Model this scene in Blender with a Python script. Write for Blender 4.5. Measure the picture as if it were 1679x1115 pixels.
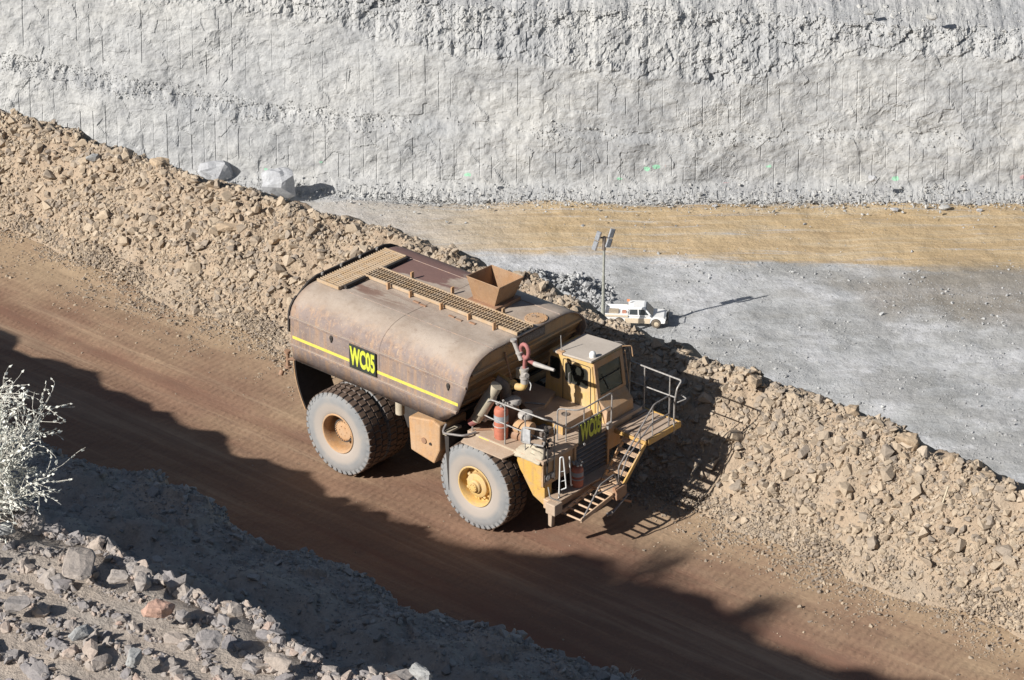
import bpy, bmesh, math, random
import numpy as np
from mathutils import Vector, Matrix, noise as mnoise
R = math.radians
random.seed(7)
rng = np.random.default_rng(11)
for o in list(bpy.data.objects):
    bpy.data.objects.remove(o)
scene = bpy.context.scene
COL = scene.collection

# ------------------------------------------------------------------ camera
W, H, F = 1679.0, 1115.0, 4500.0
CAMZ, PITCH = 32.37, 26.4465
cam = bpy.data.cameras.new('camera')
cam.sensor_width = 36.0
cam.lens = F / W * 36.0
cam.clip_start = 0.5
cam.clip_end = 3000
camo = bpy.data.objects.new('camera', cam)
COL.objects.link(camo)
camo.location = (0, 0, CAMZ)
camo.rotation_euler = (R(90 - PITCH), 0, 0)
scene.camera = camo

# ------------------------------------------------------------------ light
SUN_EL = 32.0
SUN_AZ = math.atan2(0.846, 0.533)          # light comes from the left and a little from behind the camera
sun_dir = Vector((-math.sin(SUN_AZ) * math.cos(R(SUN_EL)), -math.cos(SUN_AZ) * math.cos(R(SUN_EL)), math.sin(R(SUN_EL))))
world = bpy.data.worlds.new('World')
scene.world = world
world.use_nodes = True
nt = world.node_tree
bg = nt.nodes['Background']
sky = nt.nodes.new('ShaderNodeTexSky')
sky.sky_type = 'NISHITA'
sky.sun_disc = False
sky.sun_elevation = R(SUN_EL)
sky.sun_rotation = math.atan2(sun_dir.x, sun_dir.y)
sky.dust_density = 1.0
nt.links.new(sky.outputs[0], bg.inputs[0])
bg.inputs[1].default_value = 0.05
sl = bpy.data.lights.new('sun', 'SUN')
sl.energy = 5.0
sl.angle = R(0.5)
sl.color = (1.0, 0.965, 0.91)
so = bpy.data.objects.new('sun', sl)
COL.objects.link(so)
so.rotation_euler = (-sun_dir).to_track_quat('-Z', 'Y').to_euler()
scene.view_settings.view_transform = 'Standard'
scene.view_settings.look = 'None'
scene.view_settings.exposure = 0.36
scene.view_settings.gamma = 1.0
scene.render.resolution_x = 1024
scene.render.resolution_y = 680

# ------------------------------------------------------------------ helpers
CP, SP = math.cos(R(PITCH)), math.sin(R(PITCH))
def at(px, py, z):
    """world point where the sight line through photo pixel px,py meets height z"""
    dx, dy = (px - W/2)/F, -(py - H/2)/F
    d = Vector((dx, CP + dy*SP, -SP + dy*CP))
    t = (z - CAMZ)/d.z
    return Vector((d.x*t, d.y*t, z))
def sm(t):
    t = np.clip(t, 0, 1)
    return t*t*(3-2*t)

def hash2(ix, iy, s):
    h = (ix.astype(np.int64)*374761393 + iy.astype(np.int64)*668265263 + s*1442695041) & 0xffffffff
    h = ((h ^ (h >> 13))*1274126177) & 0xffffffff
    h = h ^ (h >> 16)
    h = (h*2246822519) & 0xffffffff
    h = h ^ (h >> 15)
    return (h & 0xffffff)/float(0xffffff)
def vnoise(x, y, s=0):
    x = np.asarray(x, float); y = np.asarray(y, float)
    ix = np.floor(x).astype(np.int64); iy = np.floor(y).astype(np.int64)
    fx = x-ix; fy = y-iy
    out = 0
    ux = fx*fx*fx*(fx*(fx*6-15)+10); uy = fy*fy*fy*(fy*(fy*6-15)+10)
    g = []
    for dx, dy in ((0,0),(1,0),(0,1),(1,1)):
        a = hash2(ix+dx, iy+dy, s)*2*np.pi
        g.append(np.cos(a)*(fx-dx) + np.sin(a)*(fy-dy))
    return ((g[0]*(1-ux)+g[1]*ux)*(1-uy) + (g[2]*(1-ux)+g[3]*ux)*uy)*1.5
def fbm(x, y, s=0, o=4, lac=2.1, g=0.5):
    a, f, t = 1.0, 1.0, 0.0
    for i in range(o):
        t = t + a*vnoise(x*f+17.3*i, y*f-9.1*i, s+i)
        a *= g; f *= lac
    return t
def facet(x, y, s=0, tilt=1.0):
    """broken rock: every Voronoi cell is a flat tilted face"""
    x = np.asarray(x, float); y = np.asarray(y, float)
    ix = np.floor(x).astype(np.int64); iy = np.floor(y).astype(np.int64)
    best = np.full(x.shape, 1e9); h = np.zeros(x.shape)
    for dx in (-1, 0, 1):
        for dy in (-1, 0, 1):
            cx, cy = ix+dx, iy+dy
            px = cx + hash2(cx, cy, s+1); py = cy + hash2(cx, cy, s+2)
            d = (x-px)**2 + (y-py)**2
            hh = (hash2(cx, cy, s+3)-.5) + tilt*((hash2(cx, cy, s+4)-.5)*(x-px) + (hash2(cx, cy, s+5)-.5)*(y-py))
            m = d < best
            best = np.where(m, d, best); h = np.where(m, hh, h)
    return h

def grid_mesh(name, P, mat, smooth=True, kind=None):
    """P: (n, m, 3) array of points"""
    n, m, _ = P.shape
    me = bpy.data.meshes.new(name)
    me.vertices.add(n*m)
    me.vertices.foreach_set('co', P.reshape(-1).astype(np.float32))
    i = np.arange(n-1)[:, None]*m + np.arange(m-1)[None, :]
    q = np.stack([i, i+1, i+m+1, i+m], -1).reshape(-1)
    nf = (n-1)*(m-1)
    me.loops.add(nf*4); me.loops.foreach_set('vertex_index', q.astype(np.int32))
    me.polygons.add(nf)
    me.polygons.foreach_set('loop_start', np.arange(nf, dtype=np.int32)*4)
    me.polygons.foreach_set('loop_total', np.full(nf, 4, np.int32))
    me.update(calc_edges=True)
    me.polygons.foreach_set('use_smooth', np.full(nf, smooth, bool))
    o = bpy.data.objects.new(name, me)
    COL.objects.link(o)
    me.materials.append(mat)
    if kind: o['kind'] = kind
    return o

# rock prototypes: convex hulls of random points
def make_proto(seed, n=16, flat=(1, 1, 1), detail=0):
    r = random.Random(seed)
    bm = bmesh.new()
    sx, sy, sz = r.uniform(.75, 1.25)*flat[0], r.uniform(.6, 1.0)*flat[1], r.uniform(.45, .8)*flat[2]
    for i in range(n):
        v = Vector((r.gauss(0, 1), r.gauss(0, 1), r.gauss(0, 1))).normalized()
        # push towards a box: blocky angular stones
        m = max(abs(v.x), abs(v.y), abs(v.z))
        v = v.lerp(v/m*.8, .6)
        bm.verts.new((v.x*sx*.5, v.y*sy*.5, v.z*sz*.5))
    ret = bmesh.ops.convex_hull(bm, input=bm.verts)
    junk = [e for e in ret['geom_interior'] if isinstance(e, bmesh.types.BMVert)]
    bmesh.ops.delete(bm, geom=junk, context='VERTS')
    bmesh.ops.triangulate(bm, faces=bm.faces)
    if detail:
        bmesh.ops.dissolve_limit(bm, angle_limit=R(16), verts=bm.verts, edges=bm.edges)
        bmesh.ops.triangulate(bm, faces=bm.faces)
        bmesh.ops.subdivide_edges(bm, edges=bm.edges, cuts=detail, use_grid_fill=True)
        for v in bm.verts:
            c = v.co.copy(); v.co += c.normalized()*(.07*mnoise.noise(c*5+Vector((seed*1.7, 0, 0)))+.035*mnoise.noise(c*12))
        bmesh.ops.triangulate(bm, faces=bm.faces)
    bm.verts.ensure_lookup_table(); bm.verts.index_update()
    V = np.array([v.co[:] for v in bm.verts]); Fc = np.array([[v.index for v in f.verts] for f in bm.faces])
    bm.free()
    return V, Fc
PROTOS = [make_proto(i, 13) for i in range(40)]
def rot_mats(n, tilt=1.0):
    a = rng.uniform(0, 2*np.pi, n); b = rng.normal(0, tilt, n); c = rng.normal(0, tilt, n)
    ca, sa, cb, sb, cc, sc = np.cos(a), np.sin(a), np.cos(b), np.sin(b), np.cos(c), np.sin(c)
    Z = np.zeros(n); O = np.ones(n)
    Rz = np.stack([np.stack([ca,-sa,Z],-1), np.stack([sa,ca,Z],-1), np.stack([Z,Z,O],-1)], 1)
    Rx = np.stack([np.stack([O,Z,Z],-1), np.stack([Z,cb,-sb],-1), np.stack([Z,sb,cb],-1)], 1)
    Ry = np.stack([np.stack([cc,Z,sc],-1), np.stack([Z,O,Z],-1), np.stack([-sc,Z,cc],-1)], 1)
    return Ry @ Rx @ Rz
def rubble(name, pos, size, mat, tilt=.6, label=None, cat=None, kind='stuff'):
    """thousands of angular stones as one mesh, with a tint value for each stone"""
    n = len(pos)
    which = rng.integers(0, len(PROTOS), n)
    Rm = rot_mats(n, tilt)
    VV, FF, TT = [], [], []
    off = 0
    for k, (V, Fc) in enumerate(PROTOS):
        idx = np.nonzero(which == k)[0]
        if len(idx) == 0: continue
        P = np.einsum('nij,vj->nvi', Rm[idx], V)*size[idx][:, None, None] + pos[idx][:, None, :]
        nv = len(V)
        VV.append(P.reshape(-1, 3))
        f = Fc[None] + (np.arange(len(idx))*nv)[:, None, None] + off
        FF.append(f.reshape(-1, 3))
        TT.append(np.repeat(rng.random(len(idx)), nv))
        off += len(idx)*nv
    V = np.concatenate(VV); Fc = np.concatenate(FF); T = np.concatenate(TT)
    me = bpy.data.meshes.new(name)
    me.vertices.add(len(V)); me.vertices.foreach_set('co', V.reshape(-1).astype(np.float32))
    me.loops.add(len(Fc)*3); me.loops.foreach_set('vertex_index', Fc.reshape(-1).astype(np.int32))
    me.polygons.add(len(Fc))
    me.polygons.foreach_set('loop_start', np.arange(len(Fc), dtype=np.int32)*3)
    me.polygons.foreach_set('loop_total', np.full(len(Fc), 3, np.int32))
    me.polygons.foreach_set('use_smooth', np.zeros(len(Fc), bool))
    me.update(calc_edges=True)
    a = me.attributes.new('tint', 'FLOAT', 'POINT')
    a.data.foreach_set('value', T.astype(np.float32))
    me.materials.append(mat)
    o = bpy.data.objects.new(name, me); COL.objects.link(o)
    o['kind'] = kind
    if label: o['label'] = label
    if cat: o['category'] = cat
    return o

# ------------------------------------------------------------------ materials
def nmat(name):
    m = bpy.data.materials.new(name); m.use_nodes = True
    t = m.node_tree
    return m, t, t.nodes['Principled BSDF']
def N(t, typ, **kw):
    n = t.nodes.new(typ)
    for k, v in kw.items(): setattr(n, k, v)
    return n
def noise(t, vec, scale, detail=6, rough=.6, dist=0.0):
    n = N(t, 'ShaderNodeTexNoise')
    n.inputs['Scale'].default_value = scale; n.inputs['Detail'].default_value = detail
    n.inputs['Roughness'].default_value = rough; n.inputs['Distortion'].default_value = dist
    if vec: t.links.new(vec, n.inputs['Vector'])
    return n.outputs['Fac']
def ramp(t, fac, stops):
    r = N(t, 'ShaderNodeValToRGB')
    el = r.color_ramp.elements
    while len(el) > 1: el.remove(el[-1])
    for i, (p, c) in enumerate(stops):
        e = el[0] if i == 0 else el.new(p)
        e.position = p
        e.color = (c, c, c, 1) if isinstance(c, (int, float)) else (*c, 1)
    t.links.new(fac, r.inputs[0])
    return r.outputs[0]
def mix(t, fac, a, b, mode='MIX'):
    m = N(t, 'ShaderNodeMix', data_type='RGBA', blend_type=mode)
    for sock, v in ((m.inputs[0], fac), (m.inputs[6], a), (m.inputs[7], b)):
        if isinstance(v, (int, float)): sock.default_value = v
        elif isinstance(v, tuple): sock.default_value = (*v, 1)
        else: t.links.new(v, sock)
    return m.outputs[2]
def coords(t, scale=(1, 1, 1), rotz=0, kind='Object'):
    tc = N(t, 'ShaderNodeTexCoord'); mp = N(t, 'ShaderNodeMapping')
    mp.inputs['Scale'].default_value = scale; mp.inputs['Rotation'].default_value = (0, 0, rotz)
    t.links.new(tc.outputs[kind], mp.inputs[0])
    return mp.outputs[0]
def bump(t, h, strength, dist, b, prev=None):
    n = N(t, 'ShaderNodeBump')
    n.inputs['Strength'].default_value = strength; n.inputs['Distance'].default_value = dist
    t.links.new(h, n.inputs['Height'])
    if prev: t.links.new(prev, n.inputs['Normal'])
    t.links.new(n.outputs[0], b.inputs['Normal'])
    return n.outputs[0]
def math_n(t, op, a, b=None):
    m = N(t, 'ShaderNodeMath', operation=op)
    for s, v in ((m.inputs[0], a), (m.inputs[1], b)):
        if v is None: continue
        if isinstance(v, (int, float)): s.default_value = v
        else: t.links.new(v, s)
    return m.outputs[0]

def metal_paint(name, base, dirt, rust=None, rough=.65, dirt_amt=.5, scale=1.5, metallic=0.0, streak=True, speck=.25):
    """sun-bleached paint under dust, with worn patches and runs down the sheet"""
    m, t, b = nmat(name)
    v = coords(t)
    n1 = noise(t, v, scale, 8, .65)
    f = ramp(t, n1, [(dirt_amt-.18, 1.0), (dirt_amt+.18, 0.0)])
    c = mix(t, f, base, dirt)
    if streak:
        vs = coords(t, (5, 5, .35))
        ns = noise(t, vs, 2.2, 5, .6)
        c = mix(t, ramp(t, ns, [(.45, 0.0), (.7, .5)]), c, tuple(x*.72 for x in dirt))
    if rust:
        n3 = noise(t, v, scale*3.1, 10, .75)
        c = mix(t, ramp(t, n3, [(.56, 0.0), (.66, .8)]), c, rust)
    n4 = noise(t, v, 34, 3, .7)
    c = mix(t, ramp(t, n4, [(.5, 0.0), (.75, speck)]), c, tuple(min(1, x*1.5+.05) for x in dirt))
    t.links.new(c, b.inputs['Base Color'])
    b.inputs['Roughness'].default_value = rough
    b.inputs['Metallic'].default_value = metallic
    b.inputs['Specular IOR Level'].default_value = .3
    bump(t, noise(t, v, 18, 4, .6), .12, .01, b)
    return m
def simple(name, c, rough=.6, metallic=0.0, var=.25, scale=6):
    m, t, b = nmat(name)
    v = coords(t)
    f = noise(t, v, scale, 5, .6)
    t.links.new(mix(t, ramp(t, f, [(.3, 0.0), (.7, 1.0)]), tuple(x*(1-var) for x in c), tuple(min(1, x*(1+var)) for x in c)), b.inputs['Base Color'])
    b.inputs['Roughness'].default_value = rough; b.inputs['Metallic'].default_value = metallic
    return m
def rock_mat(name, stops, scale, bstr=.6, bdist=.02, tint=True, rough=.92):
    """stone: colour from the stone's own tint value, fine grain and pitting"""
    m, t, b = nmat(name)
    v = coords(t)
    if tint:
        a = N(t, 'ShaderNodeAttribute'); a.attribute_name = 'tint'
        f = math_n(t, 'ADD', math_n(t, 'MULTIPLY', a.outputs['Fac'], .75), math_n(t, 'MULTIPLY', noise(t, v, scale*.4, 3), .3))
    else:
        f = noise(t, v, scale*.4, 6, .65)
    c = ramp(t, f, stops)
    g = noise(t, v, scale*2.5, 7, .7)
    c = mix(t, ramp(t, g, [(.35, .45), (.65, 0.0)]), c, mix(t, .5, c, (.0, .0, .0)))
    t.links.new(c, b.inputs['Base Color'])
    b.inputs['Roughness'].default_value = rough
    b.inputs['Specular IOR Level'].default_value = .15
    bump(t, noise(t, v, scale, 8, .7), bstr, bdist, b)
    return m

# ================================================================== TERRAIN
DU = np.array([.769, -.639]); DV = np.array([.639, .769])      # along and across the haul road
ROT_UV = math.atan2(-.639, .769)
def to_uv(p): return (p.x*DU[0]+p.y*DU[1], p.x*DV[0]+p.y*DV[1])
def curve(pts, z):
    q = sorted(to_uv(at(x, y, z)) for x, y in pts)
    us = np.array([a for a, b in q]); vs = np.array([b for a, b in q])
    def f(u):
        u = np.asarray(u, float)
        v = np.interp(u, us, vs)
        s0 = (vs[1]-vs[0])/(us[1]-us[0])*.3; s1 = (vs[-1]-vs[-2])/(us[-1]-us[-2])*.3
        v = np.where(u < us[0], vs[0]+(u-us[0])*s0, v)
        return np.where(u > us[-1], vs[-1]+(u-us[-1])*s1, v)
    return f, us
CZ = 2.1
base_v, bu = curve([(-60, 350), (0, 372), (110, 420), (200, 468), (330, 520), (450, 572), (620, 640), (800, 712), (1000, 790), (1180, 862), (1290, 905), (1400, 950), (1530, 990), (1679, 1050), (1750, 1080)], 0)
crest_v, cu = curve([(-60, 165), (0, 190), (100, 218), (170, 243), (262, 280), (350, 300), (480, 345), (640, 385), (780, 440), (900, 485), (1000, 537), (1060, 567), (1100, 577), (1200, 612), (1250, 632), (1320, 658), (1450, 712), (1560, 765), (1679, 806), (1750, 835)], CZ)
print('berm u', bu.min(), bu.max(), 'base v', base_v(bu).round(2), 'crest', crest_v(cu).round(2))

def ground_mat(name, c_lo, c_hi, c_patch, fine, patch_sc=.25, rotz=0, stretch=1.0, bstr=.5, bdist=.02, speck=None, speck_sc=9, patch_pos=(.5, .62), lanes=False):
    m, t, b = nmat(name)
    v = coords(t)
    vs = coords(t, (1/stretch, 1, 1), rotz)
    n1 = noise(t, vs, patch_sc, 7, .6, .4)
    n2 = noise(t, vs, patch_sc*3.7, 6, .65)
    c = mix(t, ramp(t, n2, [(.3, 0.0), (.7, 1.0)]), c_lo, c_hi)
    c = mix(t, ramp(t, n1, [(patch_pos[0], 0.0), (patch_pos[1], .85)]), c, c_patch)
    if speck:
        vo = N(t, 'ShaderNodeTexVoronoi'); vo.inputs['Scale'].default_value = speck_sc
        t.links.new(v, vo.inputs['Vector'])
        sep = N(t, 'ShaderNodeSeparateColor'); t.links.new(vo.outputs['Color'], sep.inputs[0])
        f = math_n(t, 'MULTIPLY', math_n(t, 'LESS_THAN', vo.outputs['Distance'], .3), math_n(t, 'GREATER_THAN', sep.outputs[0], .6))
        c = mix(t, f, c, speck)
    g = noise(t, v, fine, 8, .75)
    c = mix(t, ramp(t, g, [(.35, .35), (.6, 0.0)]), c, mix(t, .5, c, (0.0, 0.0, 0.0)))
    if lanes:
        st = noise(t, coords(t, (.04, 1.1, 1), rotz), 1.0, 6, .6)
        # Mapping rotates after scaling, so streaks are laid in a rotated frame first
        rt_ = N(t, 'ShaderNodeMapping'); rt_.inputs['Rotation'].default_value = (0, 0, rotz); t.links.new(v, rt_.inputs[0])
        sc_ = N(t, 'ShaderNodeMapping'); sc_.inputs['Scale'].default_value = (.05, .9, 1); t.links.new(rt_.outputs[0], sc_.inputs[0])
        st = noise(t, sc_.outputs[0], 1.0, 7, .62)
        c = mix(t, ramp(t, st, [(.38, .6), (.50, 0.0)]), c, (.20, .105, .075))
        c = mix(t, ramp(t, st, [(.53, 0.0), (.64, .55)]), c, (.47, .345, .235))
        sc2 = N(t, 'ShaderNodeMapping'); sc2.inputs['Scale'].default_value = (.02, 3.2, 1); t.links.new(rt_.outputs[0], sc2.inputs[0])
        c = mix(t, ramp(t, noise(t, sc2.outputs[0], 1.0, 4, .6), [(.40, .35), (.48, 0.0)]), c, (.20, .125, .09))
        # spilled tan fines along the berm side of the road
        sy_ = N(t, 'ShaderNodeSeparateXYZ'); t.links.new(rt_.outputs[0], sy_.inputs[0])
        ed_ = math_n(t, 'ADD', math_n(t, 'MULTIPLY', math_n(t, 'SUBTRACT', sy_.outputs['Y'], 45.9), .20), math_n(t, 'MULTIPLY', noise(t, v, .35, 7, .7), 1.3))
        c = mix(t, ramp(t, ed_, [(.02, 0.0), (.75, .9)]), c, (.44, .325, .21))
        c = mix(t, ramp(t, noise(t, v, 2.2, 9, .8), [(.40, .35), (.5, 0.0)]), c, (.22, .14, .10))
    t.links.new(c, b.inputs['Base Color'])
    b.inputs['Roughness'].default_value = .95
    b.inputs['Specular IOR Level'].default_value = .1
    p = bump(t, g, bstr, bdist, b)
    if lanes:
        wv_ = N(t, 'ShaderNodeTexWave', wave_type='BANDS', bands_direction='X'); wv_.inputs['Scale'].default_value = 1.5
        wv_.inputs['Distortion'].default_value = 3.5; wv_.inputs['Detail'].default_value = 3; wv_.inputs['Detail Scale'].default_value = 2.5
        t.links.new(rt_.outputs[0], wv_.inputs['Vector'])
        lm_ = ramp(t, st, [(.40, 0.0), (.46, 1.0), (.54, 1.0), (.60, .1)])
        p = bump(t, math_n(t, 'MULTIPLY', wv_.outputs['Fac'], lm_), .35, .03, b, p)
    bump(t, noise(t, v, fine*.25, 5, .6), bstr*.6, bdist*3, b, p)
    return m, t, b

# ---- haul road
road_m, rt, rb = ground_mat('haul road dirt', (.24, .142, .096), (.32, .20, .135), (.40, .275, .175), 14, .11, -ROT_UV, 5.0, .45, .012, patch_pos=(.50, .66), lanes=True)
uu = np.arange(-110, 20, .22)
def road_z(u, v):
    # tyre-worn lanes and a graded windrow line running along the road
    s = v-base_v(u)
    z = .03*fbm(u*.15, v*.8, 3, 3) + .012*fbm(u*1.2, v*1.6, 8, 3)
    z = z + .05*np.exp(-((s+9.5+.25*np.sin(u*.21))/.16)**2) - .05*np.exp(-((s+9.1+.25*np.sin(u*.21))/.25)**2)
    z = z + .025*np.sin(s*2.3)*np.exp(-((s+6)/4.)**2)
    return z
U, Wt = np.meshgrid(uu, np.linspace(0, 1, 260), indexing='ij')
V = (base_v(U)-26) + Wt*26.5
Z = road_z(U, V)
P = np.stack([U*DU[0]+V*DV[0], U*DU[1]+V*DV[1], Z], -1)
grid_mesh('haul_road', P[:, ::-1], road_m, kind='structure')

# ---- safety berm: windrow of tan shot rock along the drop
SHOULDER = lambda u: .9 + np.clip((u+36)/12., 0, 1)*2.4
def berm_zv(u, w):
    """w 0..1 base to crest, 1..2 crest to outer toe"""
    b = base_v(u); c = crest_v(u)
    b = b + .35*fbm(u*.35, u*0, 21, 3); c = c + .12*fbm(u*.8, u*0, 22, 3)
    cz = CZ + .14*fbm(u*.7, u*0, 23, 3)
    t = np.clip(w, 0, 1); o = np.clip(w-1, 0, 1)
    prof = .10*t + .90*(sm(t)*.45 + .55*t**1.15)
    v = b + (c-b)*t + o*3.0
    z = cz*prof
    z = np.where(w > 1, cz*(1-sm(o**1.2)*.98) - .25*o, z)
    lump = .16*fbm(u*.8, v*.8, 31, 4) + .085*facet(u*2.3, v*2.3, 32, 1.6) + .04*facet(u*5.1, v*5.1, 35, 1.6)
    z = z + lump*sm(w*3.0)*np.where(w > 1.6, .5, 1)
    return z-.03*(w < .03), v
uu = np.arange(-104, 12, .09); ww = np.concatenate([np.linspace(-.04, 1, 84), np.linspace(1.02, 2, 40)])
U, Wt = np.meshgrid(uu, ww, indexing='ij')
Z, V = berm_zv(U, Wt)
Z = np.where(Wt < 0, -.12, Z)
P = np.stack([U*DU[0]+V*DV[0], U*DU[1]+V*DV[1], Z], -1)
berm_m, _, _ = ground_mat('berm earth', (.385, .295, .215), (.465, .365, .265), (.40, .335, .265), 9, .5, 0, 1, .9, .04, patch_pos=(.5, .7))
grid_mesh('safety_berm', P[:, ::-1], berm_m, kind='structure')

def berm_pts(n, wlo, whi, ulo=-80, uhi=-8, bias=None):
    u = rng.uniform(ulo, uhi, n); w = rng.uniform(wlo, whi, n) if bias is None else wlo+(whi-wlo)*rng.beta(*bias, n)
    z, v = berm_zv(u, w)
    return np.stack([u*DU[0]+v*DV[0], u*DU[1]+v*DV[1], z], -1), u, w
def logsize(n, lo, hi, p=2.2):
    r = rng.random(n)
    return lo*((1-r) + r*(hi/lo)**(-p))**(-1/p)
berm_rock = rock_mat('tan shot rock', [(.0, (.29, .25, .21)), (.25, (.37, .31, .25)), (.5, (.44, .355, .265)), (.8, (.50, .405, .30)), (1., (.57, .48, .385))], 9, .7, .03)
grey_gravel = rock_mat('grey brown gravel', [(.0, (.25, .21, .18)), (.5, (.38, .31, .24)), (1., (.50, .40, .29))], 12, .6, .02)
p, u, w = berm_pts(125000, .05, 1.15)
s = logsize(len(p), .042, .30, 1.75); dens = fbm(u*.5, w*2, 77, 3)
keep = rng.random(len(p)) < np.clip(.85+dens*1.3, .3, 1)
p, s = p[keep], s[keep]; p[:, 2] += s*.08
rubble('berm_rubble', p, s, berm_rock, .7, 'loose tan angular rubble covering the safety berm', 'rubble')
p, u, w = berm_pts(2300, .3, 1.06)
s = logsize(len(p), .22, .5, 2.6); p[:, 2] += s*.10
rubble('berm_stones', p, s, berm_rock, .6, 'larger blocky tan stones lying over the safety berm', 'stones')
# gravel toe of the berm, thinning onto the road
n = 75000
u = rng.uniform(-80, -8, n); off = rng.exponential(.8, n)
v = base_v(u)+.35*fbm(u*.35, u*0, 21, 3)+.5-off
keep = (rng.random(n) < np.clip(.95-.42*off+.7*fbm(u*.6, v*.6, 51, 2), .03, 1)) & (off < 4.5)
u, v = u[keep], v[keep]
zb, _ = berm_zv(u, np.clip((v-base_v(u))/(crest_v(u)-base_v(u)), 0, 1))
p = np.stack([u*DU[0]+v*DV[0], u*DU[1]+v*DV[1], np.maximum(road_z(u, v), zb)+.004], -1)
rubble('toe_gravel', p, logsize(len(p), .035, .18, 2.3), grey_gravel, .5, 'grey brown gravel strewn along the foot of the berm', 'gravel')
# a few loose pebbles over the road
n = 2600
u = rng.uniform(-80, 0, n); v = base_v(u)-rng.uniform(.5, 14, n)
p = np.stack([u*DU[0]+v*DV[0], u*DU[1]+v*DV[1], road_z(u, v)+.003], -1)
rubble('road_pebbles', p, logsize(n, .018, .07, 3), grey_gravel, .5, 'small pebbles scattered over the brown haul road', 'pebbles')

# ---- outer slope down to the pit floor
FLOOR = -70.0
uu = np.arange(-110, 20, .5); ww = np.concatenate([[0, .04, .08], np.linspace(.12, 1, 90)])
U, Wt = np.meshgrid(uu, ww, indexing='ij')
V0 = crest_v(U)+2.2
sh = SHOULDER(U)
D = Wt*80
V = V0 + D
Z = np.where(D < sh, -.35-.02*D, -.35-.02*sh-(D-sh)*1.02)
Z = Z + .12*fbm(U*.7, V*.7, 61, 4) + np.where(D > sh, .9*fbm(U*.12, V*.12, 62, 4)*np.clip((D-sh)/8, 0, 1), 0)
Z = np.where(Wt == 0, -.6, Z)
Z = np.maximum(Z, FLOOR-.5)
P = np.stack([U*DU[0]+V*DV[0], U*DU[1]+V*DV[1], Z], -1)
slope_m, _, _ = ground_mat('pit slope', (.36, .30, .24), (.46, .39, .31), (.40, .37, .34), 5, .12, 0, 1, .6, .05)
grid_mesh('pit_slope', P[:, ::-1], slope_m, kind='structure')

# ---- pit floor
def band_mat():
    m, t, b = nmat('pit floor')
    v = coords(t)
    sep = N(t, 'ShaderNodeSeparateXYZ'); t.links.new(v, sep.inputs[0])
    y = sep.outputs['Y']; x = sep.outputs['X']
    # crushed grey rock
    n1 = noise(t, v, .16, 8, .65); n2 = noise(t, v, .9, 8, .7); n3 = noise(t, v, 5, 6, .75)
    grey = ramp(t, n1, [(.34, (.34, .345, .345)), (.46, (.48, .485, .485)), (.60, (.59, .59, .60))])
    grey = mix(t, ramp(t, n2, [(.35, .55), (.65, 0.0)]), grey, (.36, .355, .345))
    mot = math_n(t, 'ADD', noise(t, coords(t, (.09, .22, 1)), 1.0, 8, .7), math_n(t, 'MULTIPLY', x, .0022))
    grey = mix(t, ramp(t, mot, [(.53, 0.0), (.62, .6)]), grey, (.30, .295, .28))
    # watered ochre lane along the foot of the wall
    wob = math_n(t, 'MULTIPLY', math_n(t, 'SUBTRACT', noise(t, coords(t, (.06, .3, 1)), 1.0, 10, .75), .5), 13.0)
    yw = math_n(t, 'ADD', y, wob)
    # lane gets narrower towards the left
    near = math_n(t, 'MINIMUM', math_n(t, 'MAXIMUM', math_n(t, 'SUBTRACT', 221.8, math_n(t, 'MULTIPLY', x, .07)), 219), 226)
    lo = ramp(t, math_n(t, 'MULTIPLY', math_n(t, 'SUBTRACT', yw, near), .24), [(0.0, 0.0), (.6, 1.0)])
    hi = ramp(t, math_n(t, 'MULTIPLY', math_n(t, 'SUBTRACT', 235.6, yw), .8), [(0.0, 0.0), (1.0, 1.0)])
    left = ramp(t, math_n(t, 'ADD', math_n(t, 'MULTIPLY', x, .03), .75), [(0.0, 0.12), (.45, .40), (.85, 1.0)])
    f = math_n(t, 'MULTIPLY', math_n(t, 'MULTIPLY', lo, hi), left)
    st = noise(t, coords(t, (.05, .9, 1)), 1.4, 7, .65)
    f = math_n(t, 'MULTIPLY', f, ramp(t, st, [(.32, .30), (.46, .92)]))
    ochre = ramp(t, noise(t, coords(t, (.08, 1.0, 1)), 1.0, 7, .6), [(.3, (.40, .28, .15)), (.5, (.50, .365, .205)), (.7, (.55, .44, .29))])
    c = mix(t, f, grey, ochre)
    # damp brown patch at the right of the lane
    dx = math_n(t, 'MULTIPLY', math_n(t, 'SUBTRACT', x, 44), .055); dy = math_n(t, 'MULTIPLY', math_n(t, 'SUBTRACT', y, 215), .13)
    r2 = math_n(t, 'ADD', math_n(t, 'MULTIPLY', dx, dx), math_n(t, 'MULTIPLY', dy, dy))
    r2 = math_n(t, 'ADD', r2, math_n(t, 'MULTIPLY', math_n(t, 'SUBTRACT', noise(t, v, .22, 6), .5), 1.6))
    c = mix(t, ramp(t, r2, [(.3, .6), (1.0, 0.0)]), c, (.23, .19, .14))
    # pale dust below the haul road
    c = mix(t, ramp(t, n3, [(.38, .3), (.5, 0.0)]), c, mix(t, .6, c, (0., 0., 0.)))
    t.links.new(c, b.inputs['Base Color'])
    b.inputs['Roughness'].default_value = .95; b.inputs['Specular IOR Level'].default_value = .1
    p_ = bump(t, noise(t, v, 3.2, 9, .75), .6, .16, b)
    bump(t, noise(t, v, .5, 5, .6), .5, .5, b, p_)
    return m
floor_m = band_mat()
def floor_z(X, Y): return FLOOR + .22*fbm(X*.09, Y*.09, 71, 4) + .05*fbm(X*.7, Y*.7, 72, 4)
X, Y = np.meshgrid(np.concatenate([np.arange(-300, -60, 5), np.arange(-60, 60, .45), np.arange(60, 301, 5)]), np.concatenate([np.arange(40, 170, 3), np.arange(170, 246, .4)]), indexing='ij')
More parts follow.
